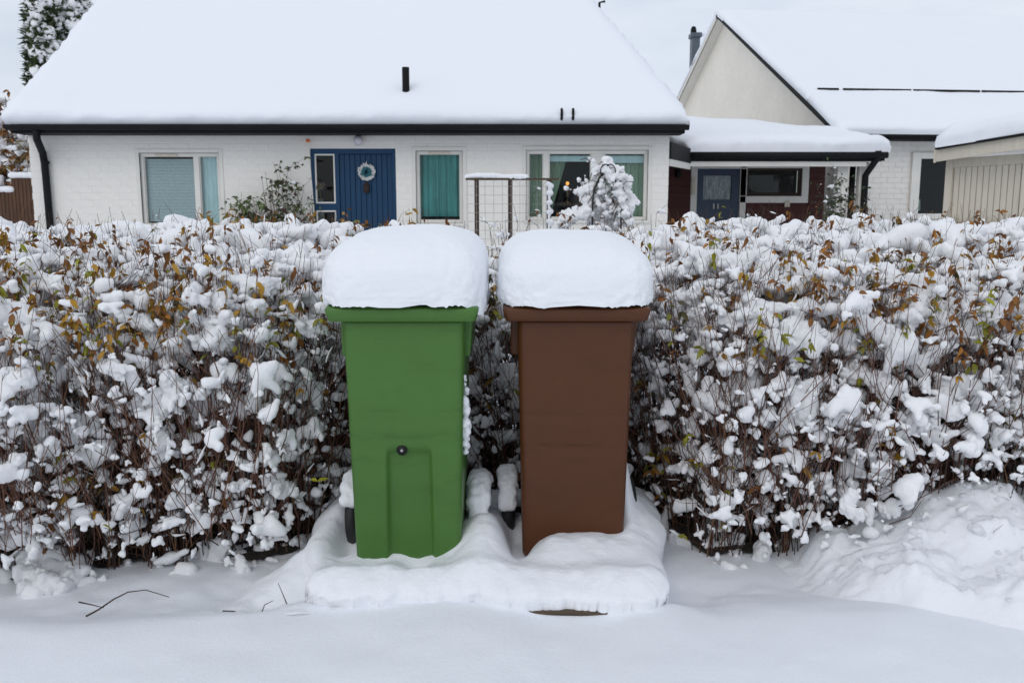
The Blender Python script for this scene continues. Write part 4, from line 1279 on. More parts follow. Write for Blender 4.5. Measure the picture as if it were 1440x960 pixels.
tag(link("side_snow", blob_mesh("side_snow", sp, 0.005, 0.003, 60), M['snow']), "thin streak of snow clinging to the right side of the green bin", "snow")

# platform under the bins
pf = thing("wooden_platform", "low wooden platform under the two bins, mostly buried in snow", "platform", (-0.09, 3.40, 0))
for k in range(7):
    y0 = -0.486 + k * 0.128
    MB().box(-0.60, 0.585, y0, y0 + 0.115, 0.070, 0.098 + random.uniform(-0.002, 0.002)).build("plank", M['wood'], pf, bevel=0.004)
for xx in (-0.56, -0.02, 0.52):
    MB().box(xx - 0.03, xx + 0.03, -0.44, 0.43, -0.05, 0.0695).build("bearer", M['wood'], pf)

# snow lying on the platform and banked against the bins
def drift_h(x, y):
    gs_ = lambda cx, cy, sx, sy, a: a * np.exp(-((x - cx) / sx) ** 2 - ((y - cy) / sy) ** 2)
    h = 0.190 + 0.0 * x
    h = h + gs_(-0.455, 3.17, 0.06, 0.12, 0.022) + gs_(-0.37, 3.17, 0.05, 0.10, -0.030) + gs_(-0.12, 3.33, 0.10, 0.25, 0.11) + gs_(-0.67, 3.42, 0.055, 0.16, -0.085)
    h = h + gs_(0.02, 3.42, 0.05, 0.20, -0.13) + gs_(0.30, 3.30, 0.20, 0.15, 0.045) + gs_(0.15, 3.25, 0.06, 0.10, 0.02)
    h = h + gs_(0.478, 3.74, 0.036, 0.20, 0.24) + gs_(0.50, 3.70, 0.10, 0.25, 0.07)
    h = h + gs_(-0.74, 3.62, 0.07, 0.14, 0.06)
    h = h + gs_(-0.44, 3.20, 0.22, 0.09, -0.040) + gs_(0.07, 3.34, 0.06, 0.10, -0.030) + 0.018 * np.exp(-((y - 3.04) / 0.055) ** 2)
    h = h + 0.010 * fbm(x * 5, y * 5, 1.0, 3) + 0.003 * fbm(x * 26, y * 26, 1.0, 3)
    return np.maximum(h, 0.112)
dx_ = np.concatenate([np.arange(-1.12, 0.50, 0.010), np.arange(0.50, 0.70, 0.005), np.arange(0.70, 0.76, 0.01)]); dy_ = np.concatenate([np.arange(2.90, 3.05, 0.0035), np.arange(3.05, 4.05, 0.011)])
DX, DY = np.meshgrid(dx_, dy_)
xl = -0.755 - 0.24 * sstep(3.35, 3.0, DY) * 0 - 0.10 * sstep(3.1, 3.5, DY) + 0.02 * fbm(DY * 6, 0.3, 0, 2)
xr = 0.565 + 0.07 * sstep(3.3, 3.6, DY) + 0.015 * fbm(DY * 6, 4.3, 0, 2)
yfr = 2.945 + 0.014 * fbm(DX * 5, 1.7, 0, 3)
def rnd_edge(a, b, r):                        # rounded corner distance
    a, b = np.clip(a, -1, 9), np.clip(b, -1, 9)
    d = r - np.sqrt(np.maximum(r - a, 0) ** 2 + np.maximum(r - b, 0) ** 2)
    return np.where((a > r) & (b > r), r, d)
eL = rnd_edge(DX - xl, DY - yfr, 0.14); eR = rnd_edge(xr - DX, DY - yfr, 0.11)
e = np.minimum(eL, eR)
def dome(e, r): return np.power(np.clip(1 - (1 - np.clip(e / r, 0, 1)) ** 2.6, 0, 1), 1 / 2.6)
dm = np.where(DX > 0.1, dome(eR, 0.075), dome(np.minimum(eL, eR), 0.08))
base = 0.097
DZ = np.where(e > 0, base + (drift_h(DX, DY) - base) * dm, base - 0.012)
# the low tail of snow spilling to the left, towards the hedge
tail = 0.15 * np.exp(-((DX + 0.80) / 0.13) ** 2 - ((DY - 3.42) / 0.26) ** 2) + 0.06 * np.exp(-((DX + 0.92) / 0.12) ** 2 - ((DY - 3.2) / 0.2) ** 2) + 0.012 * fbm(DX * 9, DY * 9, 2, 3)
tl = tail + ground_h(DX, DY) - 0.012
DZ = np.where(DX < -0.6, np.maximum(DZ - 0.10 * (e <= 0), tl), DZ - 0.0 - 0.10 * (e <= 0))
DZ = np.maximum(DZ, -0.06)
zz_ = np.clip((DZ - base) / np.maximum(drift_h(DX, DY) - base, 0.02), 0, 1)
bul = np.sin(np.pi * zz_ ** 0.8) * (e < 0.13)
nearF = (DY - yfr) < 0.13
DXb = DX + np.where((xr - DX < 0.12), 0.028 * bul, 0)
DYb = DY - bul * nearF * (0.030 + 0.016 * fbm(DX * 9, np.maximum(DZ, base) * 9, 3, 3) + 0.008 * fbm(DX * 30, np.maximum(DZ, base) * 30, 3, 3))
o = link("snow_drift", mesh_np("snow_drift", np.stack([DXb, DYb, DZ], -1).reshape(-1, 3), grid_faces(len(dx_), len(dy_))), M['snow'])
tag(o, "rounded bank of snow round the feet of the two bins", "snow")

# ------------------------------------------------------------------ shovelled snow pile on the right
def pile_h(x, y):
    e = np.sqrt(((x - 2.20) / 1.10) ** 2 + ((y - 3.52) / 0.76) ** 2) + 0.07 * fbm(x * 2.2, y * 2.2, 11.0, 3)
    h = 0.33 * np.power(np.clip(1 - e ** 2, 0, 1), 1.35)
    h = np.maximum(h, 0.34 * np.power(np.clip(1 - ((x - 2.55) / 0.80) ** 2 - ((y - 3.5) / 0.8) ** 2, 0, 1), 1.1))
    h = h + 0.09 * np.exp(-((x - 1.80) / 0.20) ** 2 - ((y - 3.55) / 0.16) ** 2)
    m = np.clip(h / 0.08, 0, 1)
    wx_ = x + 0.03 * fbm(x * 6, y * 6, 7, 2); wy_ = y + 0.03 * fbm(x * 6, y * 6, 9, 2)
    bil = np.abs(fbm(wx_ * 4.5, wy_ * 4.5, 3.0, 2)); bil2 = np.abs(vnoise(wx_ * 17, wy_ * 17, 5.0)); bil3 = np.abs(vnoise(wx_ * 41, wy_ * 41, 8.0))
    h = h + m * (0.065 * (bil - 0.35) + 0.022 * (bil2 - 0.3) + 0.009 * (bil3 - 0.3) + 0.004 * fbm(x * 70, y * 70, 1, 2))
    return h - 0.014 * (1 - m) + ground_h(x, y)
qx, qy = np.arange(0.85, 3.2, 0.012), np.arange(2.6, 4.3, 0.012)
QX, QY = np.meshgrid(qx, qy)
o = link("snow_pile", mesh_np("snow_pile", np.stack([QX, QY, pile_h(QX, QY) + 0.0], -1).reshape(-1, 3), grid_faces(len(qx), len(qy))), M['snow'])
tag(o, "heap of rough shovelled snow in front of the hedge on the right", "snow pile")
pile = o
clod_me = []
for k in range(5):
    sp = [(0, 0, 0, 0.5)] + [(random.uniform(-0.4, 0.4), random.uniform(-0.4, 0.4), random.uniform(-0.25, 0.3), random.uniform(0.2, 0.36)) for _ in range(6)]
    clod_me.append(blob_mesh("snow_clod", sp, 0.09, 0.05, 4.0, 2)); clod_me[-1].materials.append(M['snow'])
for k in range(110):
    for _ in range(30):
        x, y = random.uniform(1.05, 2.7), random.uniform(2.85, 3.75)
        h = float(pile_h(np.array(x), np.array(y)))
        up_ = h - gz(x, y)
        if (0.03 < up_ and random.random() < 0.25 + 2.0 * up_) or (-0.012 < up_ < 0.03 and random.random() < 0.10): break
    c = bpy.data.objects.new("snow_clod", clod_me[k % 5]); col.objects.link(c); c.parent = pile
    s = 0.020 * math.exp(random.gauss(0.55, 0.5)) * (1.0 if up_ > 0.05 else 0.6)
    s = min(s, 0.055)
    c.location = (x, y, max(h, gz(x, y)) + s * random.uniform(-0.28, 0.12)); c.scale = (s * random.uniform(0.8, 1.3), s, s * random.uniform(0.6, 0.9)); c.rotation_euler = (random.uniform(-.6, .6), random.uniform(-.6, .6), random.uniform(0, 6.28))

# ------------------------------------------------------------------ the hedge
def hfront(x):
    x = np.asarray(x, float)
    f = 3.50 - 0.05 * sstep(-0.85, -1.1, x) - 0.26 * sstep(-1.1, -2.1, x) + 0.05 * fbm(x * 1.3, 0.0, 4.0, 2)
    return f + 0.50 * sstep(-0.98, -0.78, x) * sstep(0.86, 0.66, x)
def htop(x, y):
    t = np.maximum(y - hfront(x), 0)
    z = 1.385 - 0.40 * np.exp(-t / 0.42) + 0.045 * fbm(x * 1.6, y * 1.6, 2.0, 3)
    z = z + 0.05 * sstep(0.6, 1.4, x) * sstep(4.0, 5.2, y) - 0.17 * np.exp(-((x + 0.09) / 0.30) ** 2) * sstep(4.0, 5.0, y)
    z = z - 0.05 * sstep(1.9, 3.2, x)
    return z
HBACK = 5.75
def in_view(x, y, m=0.85): return np.abs(x) < 0.60 * y + m

hedge = thing("hedge", "long bare hedge loaded with snow and a few autumn leaves behind the bins", "hedge", (0, 4.6, 0))
hoff = np.array([0, 4.6, 0.0])
# stems
NR = 1500
rx = rng.uniform(-4.4, 4.4, NR); rt_ = np.where(rng.random(NR) < 0.45, rng.uniform(0.16, 0.50, NR), rng.uniform(0.4, 2.1, NR))
ry = hfront(rx) + rt_
keep = in_view(rx, ry) & (ry < HBACK)
rx, ry, rt_ = rx[keep], ry[keep], rt_[keep]
N = 4700
root = rng.integers(0, len(rx), N)
sx = rx[root] + rng.normal(0, 0.022, N); sy = ry[root] + rng.normal(0, 0.022, N); st_ = rt_[root]
ht = htop(sx, sy)
frac = np.where(rng.random(N) < 0.72, rng.uniform(0.90, 1.10, N), rng.uniform(0.25, 0.9, N))
zt = ht * frac
outward = np.exp(-st_ / 0.35)
K = 8
tt = np.linspace(0, 1, K)
lean_x = rng.normal(0, 0.20, N); lean_y = rng.normal(0, 0.13, N) - outward * rng.uniform(0.0, 0.48, N)
P = np.zeros((N, K, 3))
wob = rng.normal(0, 0.017, (N, K, 2)); wob[:, 0] = 0
P[:, :, 0] = sx[:, None] + lean_x[:, None] * tt ** 1.3 + wob[:, :, 0]
P[:, :, 1] = sy[:, None] + lean_y[:, None] * tt ** 1.2 + wob[:, :, 1]
gzs = ground_h(sx, sy) - 0.03
P[:, :, 2] = gzs[:, None] + (zt - gzs)[:, None] * tt
r_base = rng.uniform(0.0020, 0.0046, N)
rad = r_base[:, None] * (1 - 0.72 * tt)
Vs, Fs = tubes_np(P, rad, 3)
tone = rng.random(N)
cb = np.where(tone[:, None] < 0.6, np.array([[0.088, 0.039, 0.026]]), np.where(tone[:, None] < 0.85, np.array([[0.045, 0.033, 0.027]]), np.array([[0.16, 0.082, 0.038]])))
cb = cb * rng.uniform(0.7, 1.25, (N, 1))
Cs = np.repeat(cb, K * 3, axis=0)
# slender young shoots standing along the face and shoulder
NY = 3400
yx = rng.uniform(-3.4, 3.4, NY); yt = rng.uniform(-0.12, 0.55, NY); yy_ = hfront(yx) + yt
ytop = htop(yx, yy_ + 0.05) * rng.uniform(0.45, 1.12, NY); yb_ = ytop * rng.uniform(0.15, 0.7, NY)
Ky = 5; ty = np.linspace(0, 1, Ky)
Py = np.zeros((NY, Ky, 3))
ldx, ldy = rng.normal(0, 0.16, NY), rng.normal(-0.05, 0.08, NY)
Py[:, :, 0] = yx[:, None] + ldx[:, None] * ty + rng.normal(0, 0.008, (NY, Ky)); Py[:, :, 1] = yy_[:, None] + ldy[:, None] * ty + rng.normal(0, 0.006, (NY, Ky))
Py[:, :, 2] = yb_[:, None] + (ytop - yb_)[:, None] * ty
kq = ~((np.abs(yx + 0.08) < 0.72) & (Py[:, :, 1].min(1) < 4.0)) & ~((yx > 0.95) & (Py[:, 0, 1] < 3.9) & (Py[:, 0, 2] < pile_h(Py[:, 0, 0], Py[:, 0, 1]) + 0.12)) & (Py[:, 0, 2] > 0.16); Py = Py[kq]; NY = len(Py)
Vy, Fy = tubes_np(Py, rng.uniform(0.0016, 0.0028, NY)[:, None] * (1 - 0.5 * ty), 3)
Cy = np.repeat(np.array([[0.125, 0.056, 0.034]]) * rng.uniform(0.7, 1.4, (NY, 1)), Ky * 3, axis=0)
# side twigs
NT = 25000
si = rng.integers(0, N, NT); fr = rng.uniform(0.08, 0.97, NT)
ki = np.minimum((fr * (K - 1)).astype(int), K - 2); kf = fr * (K - 1) - ki
B0 = P[si, ki] * (1 - kf)[:, None] + P[si, ki + 1] * kf[:, None]
ang = rng.uniform(0, 2 * np.pi, NT); ln = rng.uniform(0.06, 0.30, NT)
up = rng.uniform(0.1, 2.2, NT)
D = np.stack([np.cos(ang), np.sin(ang), up], -1); D /= np.linalg.norm(D, axis=1, keepdims=True)
tk = np.linspace(0, 1, 3)
Pt = B0[:, None, :] + D[:, None, :] * (ln[:, None] * tk)[..., None]
Pt[:, :, 2] += (ln[:, None] * 0.22 * (tk * tk)) - (ln[:, None] * 0.1 * tk)
Pt[:, 1:, :] += rng.normal(0, 0.006, (NT, 2, 3))
top_at = htop(Pt[:, -1, 0], Pt[:, -1, 1])
ok = (Pt[:, -1, 2] < top_at + 0.13) & ~((Pt[:, 0, 0] > 1.1) & (Pt[:, :, 1].min(1) < 3.8) & (Pt[:, :, 2].min(1) < pile_h(Pt[:, 0, 0], Pt[:, 0, 1]) + 0.10))
Pt, si = Pt[ok], si[ok]; NT = len(Pt)
rt = rng.uniform(0.0013, 0.0024, NT)[:, None] * (1 - 0.55 * tk)
Vt, Ft = tubes_np(Pt, rt, 3)
Ct = np.repeat(cb[si], 9, axis=0)
me = mesh_np("branch", np.concatenate([Vs, Vt, Vy]) - hoff, np.concatenate([Fs, Ft + len(Vs), Fy + len(Vs) + len(Vt)]), True, np.concatenate([Cs, Ct, Cy]))
tag(link("branch", me, M['bark'], hedge), kind="stuff")

# snow clumps: a set of differently shaped lumps, copied at many sizes
random.seed(21)
def clump_spheres(kind):
    """snow as it gathers on a little fork of twigs"""
    sp = []
    ncore, ntw, planar = {0: (4, 4, 0), 1: (2, 6, 0), 2: (1, 4, 1), 3: (1, 4, 0), 4: (0, 2, 2)}[kind]
    for _ in range(ncore):
        sp.append((random.uniform(-0.24, 0.24), random.uniform(-0.22, 0.22), random.uniform(-0.05, 0.14), random.uniform(0.17, 0.29), 0.85))
    pa = random.uniform(0, 6.28)
    for _ in range(ntw):
        a = random.uniform(0, 6.28) if planar == 0 else pa + random.choice((0, 3.14)) + random.uniform(-0.3, 0.3)
        x, y, z = random.uniform(-0.1, 0.1), random.uniform(-0.1, 0.1), random.uniform(-0.1, 0.05)
        pz = random.uniform(-0.35, 0.75) if planar < 2 else random.uniform(1.2, 2.5)
        r = random.uniform(0.10, 0.19) * (1.05 if kind >= 3 else 1.22)
        n_ = random.randint(5, 9)
        for j in range(n_):
            d = 0.075 / math.sqrt(1 + pz * pz)
            x += d * math.cos(a); y += d * math.sin(a); z += d * pz
            a += random.uniform(-0.45, 0.45); pz -= random.uniform(0.0, 0.16)
            if random.random() < 0.12: continue
            sp.append((x, y, z + 0.03, r * random.uniform(0.65, 1.25) * (1 - 0.35 * j / n_)))
    for _ in range(random.randint(4, 9)):
        b = random.choice(sp); a = random.uniform(0, 6.28)
        sp.append((b[0] + b[3] * math.cos(a), b[1] + b[3] * math.sin(a), b[2] + random.uniform(-0.7, 0.4) * b[3], b[3] * random.uniform(0.35, 0.6)))
    return sp
hi_me, lo_arr, tiny_arr = [], [], []
kinds = [0, 0, 0, 0, 1, 1, 1, 1, 1, 2, 2, 2, 2, 3, 3, 3, 3, 3, 4, 4, 4]
for k in kinds:
    sp = clump_spheres(k)
    m1 = blob_mesh("snow_clump", sp, 0.034, 0.036, 8.0, 1); m1.materials.append(M['snow_hedge']); hi_me.append(m1)
    sp_lo = [(*q_[:3], q_[3] * 1.12, *q_[4:]) for q_ in sorted(sp, key=lambda q_: -q_[3])[:max(6, int(0.5 * len(sp)))]]
    m2 = blob_mesh("lo", sp_lo, 0.06, 0.024, 7.0, 0, tris=175); lo_arr.append(mesh_arrays(m2)); bpy.data.meshes.remove(m2)
    m2 = blob_mesh("lo", sp_lo, 0.08, 0.0, 7.0, 0, tris=64); tiny_arr.append(mesh_arrays(m2)); bpy.data.meshes.remove(m2)
kinds = np.array(kinds)

cl_pos, cl_size, cl_kind = [], [], []
def add_clumps(p, s, allowed):
    cl_pos.append(p); cl_size.append(s); cl_kind.append(np.array(allowed)[rng.integers(0, len(allowed), len(p))])
plump = [i for i, k in enumerate(kinds) if k in (0, 1)]; ridge = [i for i, k in enumerate(kinds) if k in (2, 3)]; plume = [i for i, k in enumerate(kinds) if k == 4]
allk = list(range(len(kinds)))
# (a) the snow lying over the top
n = 5600
x = rng.uniform(-4.4, 4.4, n); y = hfront(x) + rng.uniform(0.12, 2.1, n)
k = in_view(x, y) & (y < HBACK); x, y = x[k], y[k]
z = htop(x, y) - rng.uniform(0.0, 0.20, len(x))
s = np.exp(rng.normal(math.log(0.092), 0.45, len(x)))
add_clumps(np.stack([x, y, z], -1), np.clip(s, 0.04, 0.24), plump + plump + ridge)
# (b) on the stems of the front face
n = 9800
fi = np.where(st_ < 0.75)[0]
si2 = fi[rng.integers(0, len(fi), n)]; f2 = rng.uniform(0.02, 1.0, n) ** 0.80
dens = fbm(P[si2, 0, 0] * 2.2, f2 * 3.0, 6.0, 3)
okk = (rng.random(n) < 0.36 + 0.66 * f2) & (dens > -0.50 + 0.28 * (1 - f2))
si2, f2 = si2[okk], f2[okk]
ki = np.minimum((f2 * (K - 1)).astype(int), K - 2); kf = f2 * (K - 1) - ki
B = P[si2, ki] * (1 - kf)[:, None] + P[si2, ki + 1] * kf[:, None]
s = np.exp(rng.normal(math.log(0.048), 0.55, len(B))) * (0.62 + 0.55 * f2)
add_clumps(B, np.clip(s, 0.014, 0.16), allk)
# (c) small beads and plumes on twigs
n = 3600
ti = rng.integers(0, NT, n)
B = Pt[ti, 1]
k = (rng.random(n) < 0.25 + 0.75 * B[:, 2] / 1.2); B = B[k]
add_clumps(B, np.clip(np.exp(rng.normal(math.log(0.030), 0.4, len(B))), 0.012, 0.08), plume + ridge)
# (d) big sagging pillows on the shoulder
n = 150
x = rng.uniform(-3.2, 3.2, n); t = rng.uniform(-0.03, 0.45, n); y = hfront(x) + t
z = htop(x, y) - rng.uniform(0.05, 0.40, n)
add_clumps(np.stack([x, y, z], -1), rng.uniform(0.12, 0.22, n), plump)
# (e) snow caught low in the front of the hedge
n = 6000
x = rng.uniform(-3.0, 3.0, n); zf_ = rng.uniform(0.04, 0.85, n); y = hfront(x) + rng.uniform(-0.06, 0.50, n) - 0.10 * zf_
dn = fbm(x * 2.6, zf_ * 3.1, 14.0, 3)
k = rng.random(n) < np.clip(0.14 + 0.85 * zf_ + 0.8 * dn, 0.03, 1); x, y, zf_ = x[k], y[k], zf_[k]
add_clumps(np.stack([x, y, zf_], -1), np.clip(np.exp(rng.normal(math.log(0.043), 0.50, len(x))), 0.016, 0.17), ridge + ridge + allk)
# (e2) finer snow all over the face
n = 2600
x = rng.uniform(-3.0, 3.0, n); zf_ = rng.uniform(0.15, 1.08, n); y = hfront(x) + rng.uniform(-0.14, 0.24, n) - 0.08 * zf_ + 0.30 * sstep(0.7, 1.1, zf_)
dn = fbm(x * 3.1, zf_ * 3.6, 24.0, 3)
k = rng.random(n) < np.clip(0.55 + 0.35 * zf_ + 0.7 * dn, 0.05, 1); x, y, zf_ = x[k], y[k], zf_[k]
add_clumps(np.stack([x, y, zf_], -1), np.clip(np.exp(rng.normal(math.log(0.043), 0.45, len(x))), 0.014, 0.11), ridge + allk)
# (f) lumps lying at the foot of the stems
n = 190
x = rng.uniform(-3.0, 3.0, n); y = hfront(x) + rng.uniform(-0.02, 0.34, n)
add_clumps(np.stack([x, y, ground_h(x, y) - 0.004], -1), np.clip(np.exp(rng.normal(math.log(0.075), 0.65, n)), 0.020, 0.24), plump + ridge)
CP, CSZ, CK = np.concatenate(cl_pos), np.concatenate(cl_size), np.concatenate(cl_kind)
# keep them clear of the bins and of the shovelled heap
bad = (CP[:, 0] > 1.1) & (CP[:, 1] < 3.95) & (CP[:, 2] < pile_h(CP[:, 0], CP[:, 1]) + 0.02)
CP, CSZ, CK = CP[~bad], CSZ[~bad], CK[~bad]
bad = (np.abs(CP[:, 0] + 0.08) < 0.70) & (CP[:, 1] - CSZ * 0.6 < 3.96)
CP, CSZ, CK = CP[~bad], CSZ[~bad], CK[~bad]
tdep = CP[:, 1] - hfront(CP[:, 0])
bad = (tdep > 0.55) & (CP[:, 2] < htop(CP[:, 0], CP[:, 1]) - 0.28)        # too deep inside to be seen
CP, CSZ, CK = CP[~bad], CSZ[~bad], CK[~bad]
nC = len(CP)
rotz = rng.uniform(0, 2 * np.pi, nC); stretch = rng.uniform(0.72, 1.2, (nC, 3))
onface = CP[:, 2] < htop(CP[:, 0], CP[:, 1]) - 0.10
stretch[:, 2] *= np.where(onface, rng.uniform(0.95, 1.75, nC), rng.uniform(0.85, 1.25, nC))
tilt = rng.normal(0, 1, (nC, 2)) * np.where(onface, 0.42, 0.20)[:, None]
CP[:, 1] += np.where(onface & (rng.random(nC) < 0.75), CSZ * 0.40, 0)
# which 300 show largest
show = CSZ / np.linalg.norm(CP - np.array([0, 0, CAMZ]), axis=1)
show = np.where((np.abs(CP[:, 0]) < 0.585 * CP[:, 1]) & (CP[:, 1] < hfront(CP[:, 0]) + 0.75) & ~((np.abs(CP[:, 0] + 0.1) < 0.75)), show, 0)
big = np.zeros(nC, bool); big[np.argsort(-show)[:300]] = True
for i in np.where(big)[0]:
    o = bpy.data.objects.new("snow_clump", hi_me[CK[i]]); col.objects.link(o); o.parent = hedge
    o.location = CP[i] - hoff; o.rotation_euler = (tilt[i, 0], tilt[i, 1], rotz[i]); o.scale = CSZ[i] * stretch[i]
parts = []
px_size = CSZ / np.linalg.norm(CP - np.array([0, 0, CAMZ]), axis=1) * FPX * 0.71
for kk, (lod, V0, F0) in [(kk, (lod, *arr[kk])) for kk in range(len(lo_arr)) for lod, arr in ((0, lo_arr), (1, tiny_arr))]:
    ii = np.where((CK == kk) & ~big & ((px_size < 13) == bool(lod)))[0]
    if len(ii) == 0: continue
    cx_, sx_, cy_, sy_, cz_, sz_ = np.cos(tilt[ii, 0]), np.sin(tilt[ii, 0]), np.cos(tilt[ii, 1]), np.sin(tilt[ii, 1]), np.cos(rotz[ii]), np.sin(rotz[ii])
    W = V0[None] * (CSZ[ii][:, None] * stretch[ii])[:, None, :]
    A_, B_, C_ = W[..., 0], W[..., 1], W[..., 2]
    B_, C_ = B_ * cx_[:, None] - C_ * sx_[:, None], B_ * sx_[:, None] + C_ * cx_[:, None]
    A_, C_ = A_ * cy_[:, None] + C_ * sy_[:, None], -A_ * sy_[:, None] + C_ * cy_[:, None]
    A_, B_ = A_ * cz_[:, None] - B_ * sz_[:, None], A_ * sz_[:, None] + B_ * cz_[:, None]
    W = np.stack([A_, B_, C_], -1) + CP[ii][:, None, :] - hoff
    FF = F0[None] + (np.arange(len(ii)) * len(V0))[:, None, None]
    parts.append((W.reshape(-1, 3), FF.reshape(-1, 3)))
V, F = join_np(parts)
n_tris = len(F); pass
tag(link("snow_cover", mesh_np("snow_cover", V, F), M['snow_hedge'], hedge), kind="stuff")

# thin lines of snow lying along the twigs
fr_ok = np.where((Pt[:, -1, 1] < hfront(Pt[:, -1, 0]) + 0.55) | (Pt[:, -1, 2] > htop(Pt[:, -1, 0], Pt[:, -1, 1]) - 0.25))[0]
fr_ok = fr_ok[rng.random(len(fr_ok)) < 0.30]
Ps_ = Pt[fr_ok]; nS = len(Ps_)
f0_ = rng.uniform(0.05, 0.65, (nS, 1)); f4 = f0_ + rng.uniform(0.12, 0.34, (nS, 1)) * np.linspace(0, 1, 4)[None]
a_ = f4[:, :, None]
Pl = np.where(a_ < 0.5, Ps_[:, None, 0] * (1 - 2 * a_) + Ps_[:, None, 1] * 2 * a_, Ps_[:, None, 1] * (2 - 2 * a_) + Ps_[:, None, 2] * (2 * a_ - 1))
Pl = Pl + rng.normal(0, 0.0022, Pl.shape); Pl[:, :, 2] += 0.003
Vl_, Fl_ = tubes_np(Pl, rng.uniform(0.0025, 0.0075, (nS, 1)) * rng.uniform(0.45, 1.4, (nS, 4)) * np.array([[0.5, 1, 1, 0.4]]), 4)
kb = (np.abs(Pl[:, :, 0].mean(1) + 0.08) < 0.70) & (Pl[:, :, 1].min(1) < 3.97)
Vl_ = Vl_.reshape(nS, 16, 3)[~kb].reshape(-1, 3); Fl_ = Fl_[:12 * int((~kb).sum())]
tag(link("twig_snow", mesh_np("twig_snow", Vl_ - hoff, Fl_), M['snow_hedge'], hedge), kind="stuff")

# leaves
def leaf_arrays(curl=0.3, fold=0.35):
    """a folded, drooping oval leaf along +x, length 1"""
    ts = [0.0, 0.33, 0.68, 1.0]; ws = [0.03, 0.23, 0.19, 0.0]
    V, F = [], []
    for t, w in zip(ts, ws):
        z = -curl * t * t
        V += [(t, -w, z + fold * w), (t, 0, z), (t, w, z + fold * w)]
    for i in range(3):
        a = 3 * i
        F += [(a, a + 3, a + 4, a + 1), (a + 1, a + 4, a + 5, a + 2)]
    return np.array(V), np.array(F)
leafs = [leaf_arrays(c, f) for c, f in ((0.15, 0.3), (0.45, 0.5), (0.8, 0.2), (0.3, 0.8))]
pal = {'brown': np.array([0.175, 0.072, 0.016]), 'rust': np.array([0.27, 0.108, 0.015]), 'ochre': np.array([0.32, 0.175, 0.016]), 'green': np.array([0.24, 0.235, 0.018]), 'dark': np.array([0.06, 0.05, 0.018])}
LP, LD, LSz, LC = [], [], [], []
tipi = np.where((frac > 0.80))[0]
patch = fbm(P[tipi, -1, 0] * 1.7, P[tipi, -1, 1] * 1.7, 9.0, 3)
pk = tipi[(patch > 0.02) | (rng.random(len(tipi)) < 0.12)]
for i in pk:
    front_ = st_[i] < 0.45
    if front_ and rng.random() < 0.45: continue
    if not front_ and rng.random() < 0.10: continue
    nl = rng.integers(5, 14)
    pal_name = rng.choice(['brown', 'rust', 'ochre', 'green', 'dark'], p=[0.42, 0.26, 0.20, 0.08, 0.04] if not front_ else [0.26, 0.2, 0.3, 0.2, 0.04])
    for _ in range(nl):
        f = rng.uniform(0.86, 1.0); k0 = min(int(f * (K - 1)), K - 2); kf_ = f * (K - 1) - k0
        b0 = P[i, k0] * (1 - kf_) + P[i, k0 + 1] * kf_
        a = rng.uniform(0, 6.28)
        d = np.array([math.cos(a), math.sin(a), rng.uniform(-1.5, 0.4)]); d /= np.linalg.norm(d)
        LP.append(b0); LD.append(d); LSz.append(rng.uniform(0.022, 0.049)); LC.append(pal[pal_name] * rng.uniform(0.65, 1.35))
# lower twigs of the front, yellow-green leaves in little bunches
cand = np.where((Pt[:, -1, 1] < hfront(Pt[:, -1, 0]) + 0.12) & (Pt[:, -1, 2] > 0.15))[0]
pt_n = fbm(Pt[cand, -1, 0] * 2.3, Pt[cand, -1, 2] * 2.3, 3.0, 3)
left = Pt[cand, -1, 0] < -0.8
cand = cand[(rng.random(len(cand)) < np.where(pt_n > 0.10, 0.26, 0.04) * np.where(left, 1.7, 1.0))]
for i in cand:
    pal_name = rng.choice(['green', 'ochre', 'brown', 'rust'], p=[0.40, 0.36, 0.14, 0.10])
    for _ in range(rng.integers(3, 7)):
        a = rng.uniform(0, 6.28); d = np.array([math.cos(a), math.sin(a) - 0.3, rng.uniform(-0.9, 0.35)]); d /= np.linalg.norm(d)
        LP.append(Pt[i, rng.integers(1, 3)]); LD.append(d); LSz.append(rng.uniform(0.026, 0.050)); LC.append(pal[pal_name] * rng.uniform(0.7, 1.35))
LP, LD, LSz, LC = np.array(LP), np.array(LD), np.array(LSz), np.array(LC)
bad = (np.abs(LP[:, 0] + 0.08) < 0.72) & (LP[:, 1] < 3.99)
LP, LD, LSz, LC = LP[~bad], LD[~bad], LSz[~bad], LC[~bad]
nL = len(LP)
def leaf_frames(D):
    upv = np.array([0, 0, 1.0]); s = np.cross(upv, D); s /= np.linalg.norm(s, axis=1, keepdims=True) + 1e-6
    roll = rng.uniform(-0.9, 0.9, len(D))
    u = np.cross(D, s)
    c, si_ = np.cos(roll)[:, None], np.sin(roll)[:, None]
    return s * c + u * si_, u * c - s * si_
LS_, LU = leaf_frames(LD)
showL = LSz / np.linalg.norm(LP - np.array([0, 0, CAMZ]), axis=1)
showL = np.where((np.abs(LP[:, 0]) < 0.58 * LP[:, 1]) & (np.abs(LP[:, 0] + 0.08) > 0.75) & (LP[:, 1] < hfront(LP[:, 0]) + 0.5), showL, 0)
bigL = np.zeros(nL, bool); bigL[np.argsort(-showL)[:300]] = True
leaf_objs = []
from mathutils import Matrix
for vi, (V0, F0) in enumerate(leafs):
    row = []
    for mname in ('leaf_brown', 'leaf_ochre', 'leaf_green'):
        m_ = mesh_np("leaf", V0, F0, True); m_.materials.append(M[mname]); row.append(m_)
    leaf_objs.append(row)
